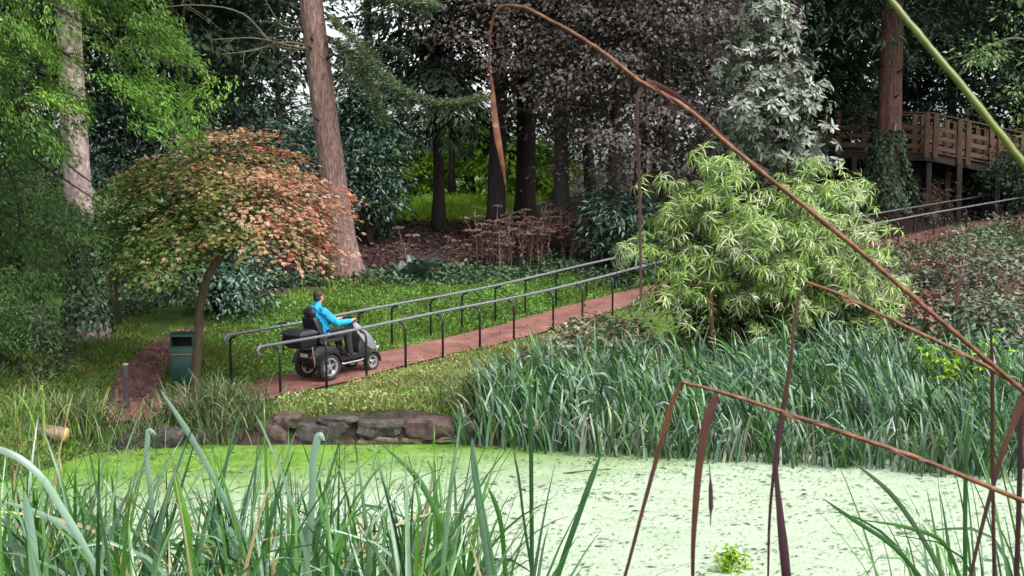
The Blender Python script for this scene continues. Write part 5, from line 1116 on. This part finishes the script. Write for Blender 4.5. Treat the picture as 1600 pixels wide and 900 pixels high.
def umbel(px, d, h, seed, label, group):
    q = np.random.default_rng(seed); t = thing('dead_hogweed', label, 'dead plant', ground_at(px, d), (0, 0, q.uniform(0, 6)), group)
    lx, ly = q.normal(size=2) * .08 * h; heads = [(lx, ly, h)] + [(lx * .7 + q.normal() * .22, ly * .7 + q.normal() * .22, h * q.uniform(.55, .95)) for _ in range(q.integers(3, 6))]; parts = []
    for i, hd in enumerate(heads):
        st = (0, 0, -.05) if i == 0 else (lx * .5, ly * .5, h * q.uniform(.35, .6)); parts.append((smooth_pts([st, (st[0] * .6 + hd[0] * .4, st[1] * .6 + hd[1] * .4, st[2] * .45 + hd[2] * .55), hd], 3), .01 if i == 0 else .006))
    tube_multi('stem', parts, M['dry_stem'], t, 5)
    for hd in heads:
        a = Acc(); n = 16; az = q.uniform(0, 6.28, n); rr = q.random(n) ** .5 * .13 * q.uniform(.8, 1.3); e = np.array(hd) + np.stack([np.cos(az) * rr, np.sin(az) * rr, .07 - rr * .25], 1)
        for p_ in e: V, F = tube_np([hd, p_], .004, 3, caps=False); a.add(V, F, .3)
        k = np.repeat(np.arange(n), 8); Pp = e[k] + q.normal(size=(len(k), 3)) * [.018, .018, .008]; V, F = leaves(Pp, rdir(len(k), q) * [1, 1, .3], up_normals(len(k), q, .5), .042, .036); a.add(V, F, np.repeat(q.random(len(k)), 4)); link('seed_head', a.mesh('seed_head'), M['dry_head'], t)
    if seed % 2:
        m_ = 14; zz = q.uniform(.2, .8, m_) * h; a = Acc(); V, F = leaves(np.c_[zz * 0 + lx * .5, zz * 0 + ly * .5, zz], nrm(q.normal(size=(m_, 3)) * [1, 1, .2] + [0, 0, -.7]), rdir(m_, q), .16, .05); a.add(V, F, np.repeat(q.random(m_), 4)); link('withered_leaf', a.mesh('withered_leaf'), M['dry_head'], t)
q = np.random.default_rng(260)
for i in range(60):
    px = [746, 760, 772, 786, 800, 812, 826, 838, 848, 880, 892, 905, 915, 925, 936, 945, 955, 965, 980, 990, 700, 640, 1030, 775, 795, 935, 950, 915][i] if i < 28 else q.choice([q.normal(778, 16), q.normal(838, 14), q.normal(905, 22), q.normal(952, 16), q.uniform(745, 990)]); d = np.interp(px, [640, 700, 760, 860, 1000], [31.2, 32.2, 33.6, 35, 37]) + q.uniform(-.5, .8)
    umbel(px, d, ((1.5 if i < 28 else 1.2) if 700 < px else 1.1) * q.uniform(.7, 1.2), 270 + i, 'dried brown hogweed stem with flat seed heads at the top of the slope', 'dried hogweed along the edge of the wood')

def fern(name, label, px, d, n, L, seed, mat='clover', group=None, cat='fern'):
    q = np.random.default_rng(seed); t = thing(name, label, cat, ground_at(px, d), group=group)
    for j in range(n):
        az = j * 6.283 / n + q.normal() * .25; l = L * q.uniform(.75, 1.15); V, F, T_ = blades(np.array([[0, 0, 0.]]), [az], [l], [.014], [q.uniform(.25, .6)], [q.uniform(.7, 1.3)], seg=9); a = Acc(); a.add(V, F, .2); mid = V.reshape(-1, 3, 3)[:, 1]
        m_ = 34; f = np.repeat(np.linspace(.12, .98, m_ // 2), 2); Pp = np.stack([np.interp(f, np.linspace(0, 1, len(mid)), mid[:, c]) for c in range(3)], 1); dr = nrm(np.gradient(mid, axis=0))[np.clip((f * 9).astype(int), 0, 9)]; sg = np.tile([-1, 1], m_ // 2)[:, None]; S = nrm(np.cross(dr, [0, 0, 1.])) * sg
        V, F = leaves(Pp, nrm(S + dr * .35), np.cross(dr, S) * sg * -1, l * .26 * np.sin(np.pi * np.clip(f * .85 + .15, 0, 1)) + .02, l * .055); a.add(V, F, np.repeat(np.clip(q.random() * .5 + q.random(m_) * .4, 0, 1), 4)); link('frond', a.mesh('frond'), M[mat], t)
    return t
fern('fern', 'green fern at the top of the grassy slope left of the dried hogweed', 655, 31.2, 13, .9, 301, 'teal')
fern('fern', 'small fern beside the larger fern on the slope', 632, 30.8, 10, .65, 302, 'teal')

def tuft(name, label, cat, px, d, n, h, r, seed, mat, group=None, W=.014, bend=(.6, 1.8), lean=(.05, .5), z=None, bx_=0):
    q = np.random.default_rng(seed); x, y, zz = ground_at(px, d); t_ = blades(np.c_[q.normal(size=(n, 2)) * r * [.5, .4], np.full(n, -.03)], q.uniform(0, 6.28, n), h * q.uniform(.55, 1.15, n), W * q.uniform(.7, 1.3, n), q.uniform(*lean, n), q.uniform(*bend, n), np.where(q.random(n) < .12, q.uniform(.8, 1.6, n), 0), q.uniform(.45, .8, n), 6, q.normal(size=n) * .6)
    a = Acc(); a.add(*t_); o = link(name, a.mesh(name), M[mat]); o.location = (x, y, zz if z is None else z); return tag(o, label, cat, group)
tuft('sedge_clump', 'arching sedge clump hanging over the stones under the maple', 'sedge', 318, 19.9, 260, 1.0, .6, 311, 'sedge')
tuft('sedge_clump', 'arching sedge clump at the foot of the maple beside the red path', 'sedge', 350, 20.4, 220, .9, .5, 303, 'sedge')
tuft('sedge_clump', 'sedge clump over the stone edging just left of the boulders', 'sedge', 388, 19.9, 150, .7, .4, 304, 'sedge')
tuft('sedge_clump', 'dark sedge clump left of the maple stem at the water edge', 'sedge', 262, 19.7, 190, .9, .5, 312, 'sedge')
tuft('sedge_clump', 'drooping sedge clump at the left end of the reed bed beside the boulders', 'sedge', 745, 19.9, 220, 1.0, .45, 313, 'sedge')
tuft('sedge_clump', 'grassy clump on the left bank beside the path', 'sedge', 120, 19.0, 240, .95, .7, 314, 'sedge')
tuft('sedge_clump', 'grassy clump at the far left edge of the bank', 'sedge', 30, 18.4, 260, .95, .8, 315, 'grass')
tuft('sedge_clump', 'grassy clump in front of the bollard by the pond', 'sedge', 78, 18.9, 220, .85, .7, 316, 'sedge')
tuft('sedge_clump', 'low tussock on the near bank above the boulders', 'sedge', 700, 20.4, 130, .45, .5, 317, 'grass')
tuft('sedge_clump', 'pale grass tussock at the upper right end of the near bank', 'sedge', 800, 21.2, 130, .55, .5, 318, 'sedge')

for i, (px, d, n_b, h_, r_, mt_) in enumerate(((150, 17.9, 120, .6, .5, 'sedge'), (60, 16.0, 150, .65, .6, 'grass'), (-10, 15.0, 150, .7, .6, 'sedge'), (190, 18.9, 110, .5, .45, 'sedge'), (215, 19.4, 110, .55, .4, 'sedge'), (20, 16.6, 150, .6, .6, 'grass'), (225, 19.2, 130, .7, .4, 'sedge'), (280, 19.25, 140, .7, .4, 'sedge'), (345, 19.4, 140, .7, .4, 'sedge'), (170, 18.5, 140, .75, .4, 'sedge'), (385, 19.5, 100, .5, .35, 'sedge'), (-40, 14.0, 150, .7, .6, 'sedge'))):
    tuft('sedge_clump', 'grassy tuft hanging over the left end of the pond bank', 'sedge', px, d, n_b, h_, r_, 520 + i, mt_, 'grassy tufts on the left edge of the pond')
for i, px in enumerate((405, 446, 470, 505, 552, 596, 630, 668, 705)):
    tuft('grass_tuft', 'small grass tuft growing on the lip of the stone edging', 'grass', px, 19.85, 60, random.uniform(.18, .34), .3, 540 + i, 'grass', 'grass tufts on the stone edging')
q = np.random.default_rng(575)
for i, (px, d) in enumerate(((1400, 27), (1450, 29), (1500, 26.5), (1545, 30), (1590, 28.5), (1420, 32), (1480, 36), (1530, 37.5), (1585, 39), (1460, 25), (1560, 26), (1610, 34))):
    tuft('dry_grass_tuft', 'straw-coloured grass tuft among the brambles on the right-hand hillside', 'grass', px, d, 70, q.uniform(.7, 1.2), .5, 576 + i, 'sedge' if i % 3 else 'dry_stem', 'dry grass tufts on the right-hand hillside')
# log on the left bank
lg = thing('log', 'short weathered log with a pale cut end lying on the left bank', 'log', (WX(62, 18.3), 18.3, G1(WX(62, 18.3), 18.3) + .13), (0, R(3), R(-12)))
a = Acc(); V, F = tube_np([(-.45, 0, 0), (-.2, .01, .01), (.1, 0, 0), (.33, 0, 0)], [.12, .125, .12, .115], 14, .05); a.add(V, F, .5); link('trunk', a.mesh('trunk'), M['log'], lg, True)
a = Acc(); V, F = tube_np([(.331, 0, 0), (.337, 0, 0)], .108, 14); a.add(V, F, .5); link('cut_end', a.mesh('cut_end'), M['log_end'], lg)
tube('edging_board', [U(392, 627, 21.0), U(425, 622, 21.3)], .03, M['log'], None, 6); tag(bpy.data.objects['edging_board'], 'short grey timber edging at the corner of the grass by the ramp', 'edging')

# ---------------------------------------------------------------- reed bed on the far bank
q = np.random.default_rng(331)
RB = [(735, 19.4), (900, 18.9), (1000, 18.65), (1300, 18.0), (1640, 17.0), (1640, 21.8), (1370, 22.6), (1000, 22.0), (860, 21.8), (770, 20.8)]
p = scat(4900, RB, q, shore=-.25, dirt=0); p = p[(patch(p, 2.3, 9) > .2) | (q.random(len(p)) < .35)]; p[:, 2] = np.maximum(p[:, 2], -.1); n = len(p); cl_ = patch(p, 3.1, 4); hh = 1.02 * q.uniform(.5, 1.2, n) * (.62 + .5 * cl_)
az = np.where(q.random(n) < .62, q.normal(2.7, .7, n), q.uniform(0, 6.28, n))
a = Acc(); a.add(*blades(p, az, hh, q.uniform(.024, .052, n), q.uniform(.02, .4, n), q.uniform(.2, 1.7, n), np.where(q.random(n) < .3, q.uniform(.7, 1.9, n), 0), q.uniform(.4, .8, n), 7, q.normal(size=n) * .8, tint=np.clip(q.beta(1.6, 1.8, n) * .8 + .1 * cl_, 0, .86)))
m_ = 620; pd = p[q.integers(0, n, m_)] + q.normal(size=(m_, 3)) * [.1, .1, 0]; a.add(*blades(pd, q.uniform(0, 6.28, m_), q.uniform(.5, 1.0, m_), .018, q.uniform(.2, .9, m_), q.uniform(.3, 1.3, m_), tint=q.uniform(.9, 1, m_)))
tag(link('reed_bed', a.mesh('reed_bed'), M['reed']), 'dense bed of blue-green reeds along the far bank of the pond', 'reeds', kind='stuff')
for i in range(30):
    px = 742 + i * 29.5 + random.uniform(-10, 10); d = np.interp(px, [742, 900, 1000, 1300, 1640], [19.4, 18.85, 18.65, 18.05, 17.1]) - random.uniform(0, .35)
    tuft('reed_clump', 'clump of strappy green reeds standing in the water at the front of the reed bed', 'reeds', px, d, random.randint(16, 34), random.uniform(.7, 1.2), .3, 340 + i, 'reed', 'reed clumps at the front of the far reed bed', .036, (.15, 1.4), (.03, .4), z=-.05)

for px0, px1, py, py2, lb in ((400, 520, 772, 775, 'thin dark stick floating on the green weed behind the irises'), (395, 455, 795, 797, 'short brown stick floating on the weed at the left'), (880, 950, 740, 733, 'pale broken reed floating in front of the reed bed')):
    d_ = HC / math.tan(TH + math.atan((py - 450) / FPX)); tag(tube('floating_stick', [U(px0, py, d_), U((px0 + px1) / 2, (py + py2) / 2 - 1, d_), U(px1, py2, d_)], [.014, .012, .006], M['bark_branch'], None, 6), lb, 'stick')
# ---------------------------------------------------------------- irises in the foreground
GI = 'sword-leaved iris clumps in the foreground'
def iris_blade(parent, base, tip_dir, L, W, lean, bend, kink, kt, roll, tint, mat='iris'):
    V, F, T_ = blades(np.array([base]), [tip_dir], [L], [W], [lean], [bend], [kink], [kt], 10, [roll], .22, np.array([tint])); a = Acc(); a.add(V, F, T_); return link('leaf', a.mesh('leaf'), M[mat], parent, True)
def iris_clump(px, d, n, h, seed, lean_az=None, label=None, W=.026):
    q = np.random.default_rng(seed); t = thing('iris_clump', label or 'clump of tall blue-green sword-shaped leaves at the near edge of the pond', 'iris', ground_at(px, d, -.02), group=GI if not label else None)
    for j in range(n):
        az = q.uniform(0, 6.28) if lean_az is None else q.normal(lean_az, .7); kk = q.uniform(.8, 2.0) if q.random() < .2 else 0
        iris_blade(t, (*q.normal(size=2) * .1, 0), az, h * q.uniform(.68, 1.1), W * q.uniform(.6, 1.25), q.uniform(.0, .3), q.uniform(.05, .7) if q.random() < .78 else q.uniform(.9, 1.7), kk, q.uniform(.6, .9), q.normal() * .9, float(np.clip(q.beta(1.8, 2), 0, .9)) if q.random() > .05 else 1.0)
# tips wanted at a height of the frame: leaf length follows from the distance and the bank
def tip_len(px, py, d): return float(U(px, py, d)[2] - ground_at(px, d)[2])
q = np.random.default_rng(400); cnt = 0
for i in range(162):
    px = q.uniform(-60, 690) if i < 154 else q.uniform(690, 800); d = q.uniform(6.0, 10.5) if i % 3 else q.uniform(4.6, 6.5)
    ty = np.interp(px, [-60, 100, 300, 500, 700, 800], [690, 700, 715, 715, 740, 830]) + q.uniform(-35, 70)
    iris_clump(px, d, int(q.integers(7, 11)), tip_len(px, ty, d) * 1.1, 600 + i, W=.033 if d > 6 else .023)
for i, (px, d, ty) in enumerate(((1500, 8.5, 730), (1440, 9.5, 760), (1560, 8, 740), (1600, 7, 700), (1530, 10, 745), (1470, 7.2, 800), (1650, 8.5, 690), (1580, 9.6, 720))):
    iris_clump(px, d, 6, tip_len(px, ty, d) * 1.1, 470 + i, 2.8)
# single tall leaves that stand out
def hero(label, pts, d, W, mat, tint=.3, name='tall_iris_blade', cat='leaf', dd=0, seg=6, prof=None):
    """one long leaf drawn through points at its own distance, rooted on the bank below the picture"""
    ds = np.linspace(d, d + dd, len(pts)); P_ = smooth_pts([U(px, py, k) for (px, py), k in zip(pts, ds)], seg); n = len(P_); dr = nrm(np.gradient(P_, axis=0)); view = nrm(P_ - np.array([0, 0, HC])); S = nrm(np.cross(dr, view) + .25 * np.sin(np.arange(n) * .12)[:, None] * view); N = np.cross(S, dr)
    f = np.linspace(0, 1, n); wd = (W * (np.interp(f, *prof) if prof else np.clip((1 - f) * 4, 0, 1) ** .7 * np.minimum(1, .7 + f)))[:, None] / 2
    V = np.stack([P_ - S * wd + N * wd * .35, P_, P_ + S * wd + N * wd * .35], 1).reshape(-1, 3); b = (np.arange(n - 1) * 3)[:, None]; Q = np.concatenate([b + np.array([[0, 1, 4, 3]]), b + np.array([[1, 2, 5, 4]])]); F = np.concatenate([Q[:, [0, 1, 2]], Q[:, [0, 2, 3]]])
    a = Acc(); a.add(V, F, tint); return tag(link(name, a.mesh(name), M[mat], None, True), label, cat)
def root(px, d): x, y, z = ground_at(px, d); v = np.array([x, y, z - .02 - HC]); # photo position of a ground point
def ground_px(px, d):
    x, y, z = ground_at(px, d); a_ = math.atan2(HC - z, d) - TH; return (px, 450 + FPX * math.tan(a_))
hero('thick dark green leaf leaning right across the middle of the pond', [ground_px(815, 6), (868, 910), (900, 815), (925, 745), (940, 706)], 6, .03, 'iris', .2)
hero('tall thin dark green leaf standing upright in front of the far reeds', [ground_px(835, 6), (831, 900), (830, 760), (829, 650), (828, 590)], 6, .022, 'iris', .12)
hero('slender dark leaf curving left beside the tall upright leaf', [ground_px(845, 6.2), (832, 905), (818, 810), (810, 745), (800, 690)], 6.2, .014, 'iris', .15)
hero('broad grey-green leaf at the right side of the iris clumps, upright with a pointed tip', [ground_px(770, 6), (765, 900), (750, 800), (741, 730), (737, 680)], 6, .036, 'iris', .75)
hero('dark leaf leaning left beside the broad grey-green leaf', [ground_px(800, 6.4), (790, 900), (775, 790), (762, 760)], 6.4, .026, 'iris', .35)
hero('broad blue-green leaf arching to the left over the water from lower middle', [ground_px(760, 6.5), (722, 900), (690, 820), (650, 745), (592, 690)], 6.5, .034, 'iris', .6)
hero('pair of pale upright leaf blades folded at the tip in the middle of the clumps', [ground_px(475, 6), (478, 890), (488, 770), (492, 700), (500, 680), (508, 690)], 6, .038, 'iris', .88)
hero('pale grey-green leaf sweeping in a long arc across the lower left corner', [ground_px(230, 5), (160, 905), (110, 830), (55, 800), (0, 782)], 5, .024, 'iris', .9)
hero('blue-grey leaf arching down to the right at the left edge', [(-60, 760), (-20, 700), (20, 710), (60, 740), (100, 800), (140, 870), ground_px(165, 5)], 5, .03, 'iris', .85)
hero('broad pale blue blade standing at the lower left', [ground_px(62, 4.8), (54, 900), (46, 820), (36, 760)], 4.8, .036, 'iris', .9)
hero('tall straight leaf leaning left above the stones near the maple', [ground_px(420, 7), (385, 850), (340, 760), (290, 670), (246, 602)], 7, .034, 'iris', .85)
hero('bright green upright leaf in the middle of the foreground', [ground_px(292, 6), (297, 900), (290, 810), (276, 760), (272, 730)], 6, .038, 'iris', .52)
hero('leaf bent into a hook above the green water on the left', [ground_px(245, 6.5), (240, 900), (236, 780), (230, 690), (233, 672), (246, 680)], 6.5, .028, 'iris', .9)
hero('long leaf arching left over the water at the lower right', [ground_px(1500, 7), (1475, 905), (1440, 840), (1390, 770), (1320, 712)], 7, .03, 'iris', .7)
hero('dark pointed leaf lying out to the left at the lower right', [ground_px(1480, 6.5), (1440, 905), (1390, 850), (1330, 810), (1283, 777)], 6.5, .024, 'iris', .3)
hero('dark leaf with its tip hanging down at the lower right', [ground_px(1520, 7), (1500, 905), (1470, 845), (1420, 825), (1345, 812)], 7, .024, 'iris', .35)
hero('upright dark leaf beside the orange stem at the lower right', [ground_px(1510, 6.5), (1508, 900), (1508, 780), (1510, 700), (1514, 650)], 6.5, .024, 'iris', .2)

# ---------------------------------------------------------------- dead reed stems close to the camera
def stem(label, pts, d, dd, r0, r1, mat, name='dead_reed', cat='dead reed', kn=True):
    ds = np.linspace(d, d + dd, len(pts)); P_ = smooth_pts([U(px, py, k) for (px, py), k in zip(pts, ds)], 12); n = len(P_); P_[1:-1] += rng.normal(size=(n - 2, 3)) * .0003; rr = np.linspace(r0, r1, n)
    if kn: rr = rr * (1 + .2 * np.exp(-((np.linspace(0, 5.5, n) % 1 - .5) / .05) ** 2) + .03 * rng.normal(size=n))
    return tag(tube(name, P_, rr, M[mat], None, 8), label, cat)
def strip(parent, name, pts, d, W, mat, prof=None, dd=0):
    o = hero(None, pts, d, W, mat, .5, name, None, dd, 8, prof or ([0, .1, .4, .8, 1], [.35, .7, 1, .5, .1])); o.parent = parent; return o
gp = lambda px, d: ground_px(px, d)
s1 = stem('longest rusty dead reed arching from right edge to a drooping tip at top left', [gp(2250, 2.3), (1900, 860), (1600, 612), (1490, 518), (1300, 357), (1150, 236), (1060, 160), (1005, 130), (940, 80), (860, 32), (805, 9), (780, 13), (768, 40), (765, 90), (769, 150), (777, 200)], 2.3, .25, .0057, .0022, 'rust_stem')
strip(s1, 'leaf', [(768, 120), (772, 170), (778, 215), (786, 260), (790, 290)], 2.53, .014, 'rust_stem', ([0, .2, .5, .8, 1], [.3, .8, 1, .5, .15]))
strip(s1, 'leaf', [(1170, 252), (1090, 180), (1040, 142), (1012, 132), (998, 146), (995, 180), (998, 260), (1000, 340), (1001, 420), (1001, 470)], 2.42, .014, 'rust_leaf', ([0, .2, .38, .45, .7, 1], [.4, 1.1, 1, .55, .5, .3]))
s2 = stem('shorter orange dead reed crossing the bamboo with a leaf hanging straight down', [gp(2300, 2.5), (1900, 780), (1600, 607), (1540, 572), (1400, 503), (1300, 455), (1258, 440)], 2.5, .1, .0054, .003, 'rust_stem')
strip(s2, 'leaf', [(1262, 440), (1250, 460), (1243, 490), (1236, 560), (1222, 650), (1211, 720), (1203, 800), (1200, 910)], 2.6, .015, 'rust_leaf', ([0, .15, .4, .62, .75, 1], [.2, .35, .45, 1, .5, .3]))
strip(s2, 'leaf', [(1218, 660), (1213, 730), (1219, 800), (1225, 860), (1230, 920)], 2.55, .02, 'purple_leaf', ([0, .3, .7, 1], [.2, .5, 1, 1]))
s3 = stem('dead orange reed crossing the pond in the lower right, broken over at its left end', [gp(2200, 2.1), (1850, 880), (1600, 783), (1450, 722), (1300, 670), (1200, 636), (1120, 611), (1066, 597)], 2.1, .15, .005, .0032, 'rust_stem')
strip(s3, 'broken_tip', [(1066, 596), (1052, 625), (1035, 685), (1010, 775), (975, 905), (950, 990)], 2.25, .011, 'rust_leaf', ([0, .3, .7, 1], [.6, .9, .6, .5]))
strip(s3, 'leaf', [(1119, 618), (1105, 660), (1094, 720), (1087, 790), (1083, 850), (1082, 920)], 2.2, .017, 'rust_leaf', ([0, .15, .5, .8, 1], [.75, 1, .8, .5, .35]))
strip(s3, 'withered_shred', [(1107, 715), (1110, 750), (1111, 790), (1110, 822)], 2.2, .009, 'purple_leaf', ([0, .3, .45, .7, .8, 1], [.1, .3, .9, 1, .3, .2]))
hero('red-brown dead leaf turning purple, hanging at the right edge across the orange stem', [gp(1440, 2.4), (1515, 905), (1540, 800), (1560, 730), (1580, 670), (1602, 618)], 2.4, .018, 'rust_leaf', .5, 'dead_reed_leaf', 'dead leaf', 0, 8, ([0, .5, .8, .9, 1], [.3, .5, .6, 1, 1]))
hero('thin upright brown leaf at the far right above the orange stem', [gp(1560, 2.6), (1553, 900), (1550, 640), (1550, 560), (1547, 490)], 2.6, .008, 'rust_leaf', .5, 'dead_reed_leaf', 'dead leaf', 0, 8)
hero('brown dead leaf running down the right edge of the picture', [gp(1592, 2.5), (1588, 905), (1592, 780), (1596, 650), (1602, 560)], 2.5, .011, 'purple_leaf', .5, 'dead_reed_leaf', 'dead leaf', 0, 8)
def fray(parent, path, d, nn, seed):
    q = np.random.default_rng(seed); path = np.array(path, float)
    for _ in range(nn):
        i = q.integers(0, len(path) - 1); a0 = path[i] + (path[i + 1] - path[i]) * q.random(); e_ = nrm((path[i] - path[i + 1])[None])[0]; l = q.uniform(18, 55); n_ = np.array([-e_[1], e_[0]]) * q.uniform(3, 10) * q.choice([-1, 1])
        strip(parent, 'torn_sheath', [a0, a0 + e_ * l * .5 + n_ * .4, a0 + e_ * l + n_], d, q.uniform(.003, .006), q.choice(['rust_leaf', 'rust_stem', 'rust_stem']), ([0, .5, 1], [1, .7, .1]))
fray(s1, [(1560, 580), (1300, 357), (1150, 236), (1060, 160), (940, 80)], 2.38, 9, 1); fray(s2, [(1560, 584), (1400, 503), (1290, 452)], 2.55, 5, 2); fray(s3, [(1560, 765), (1300, 670), (1120, 611)], 2.15, 6, 3)
sg_ = stem('thick olive-green stalk slanting across the upper right corner close by', [gp(2100, 1.6), (1900, 640), (1600, 257), (1500, 130), (1420, 35), (1370, -30), (1330, -90)], 1.6, .2, .006, .0045, 'olive_stalk', 'green_stalk', 'stalk')
for i, (pts) in enumerate(([(1512, 425), (1500, 440), (1495, 465), (1494, 490)], [(1530, 430), (1524, 455), (1521, 480), (1520, 500)], [(1512, 425), (1514, 450), (1515, 475)])):
    pass
hero('curled dark red dead leaf hanging among the hillside brambles', [(1516, 424), (1502, 436), (1496, 460), (1494, 488)], 12, .05, 'rust_leaf', .5, 'hanging_dead_leaf', 'dead leaf', 0, 6, ([0, .4, .8, 1], [.3, 1, .8, .2]))
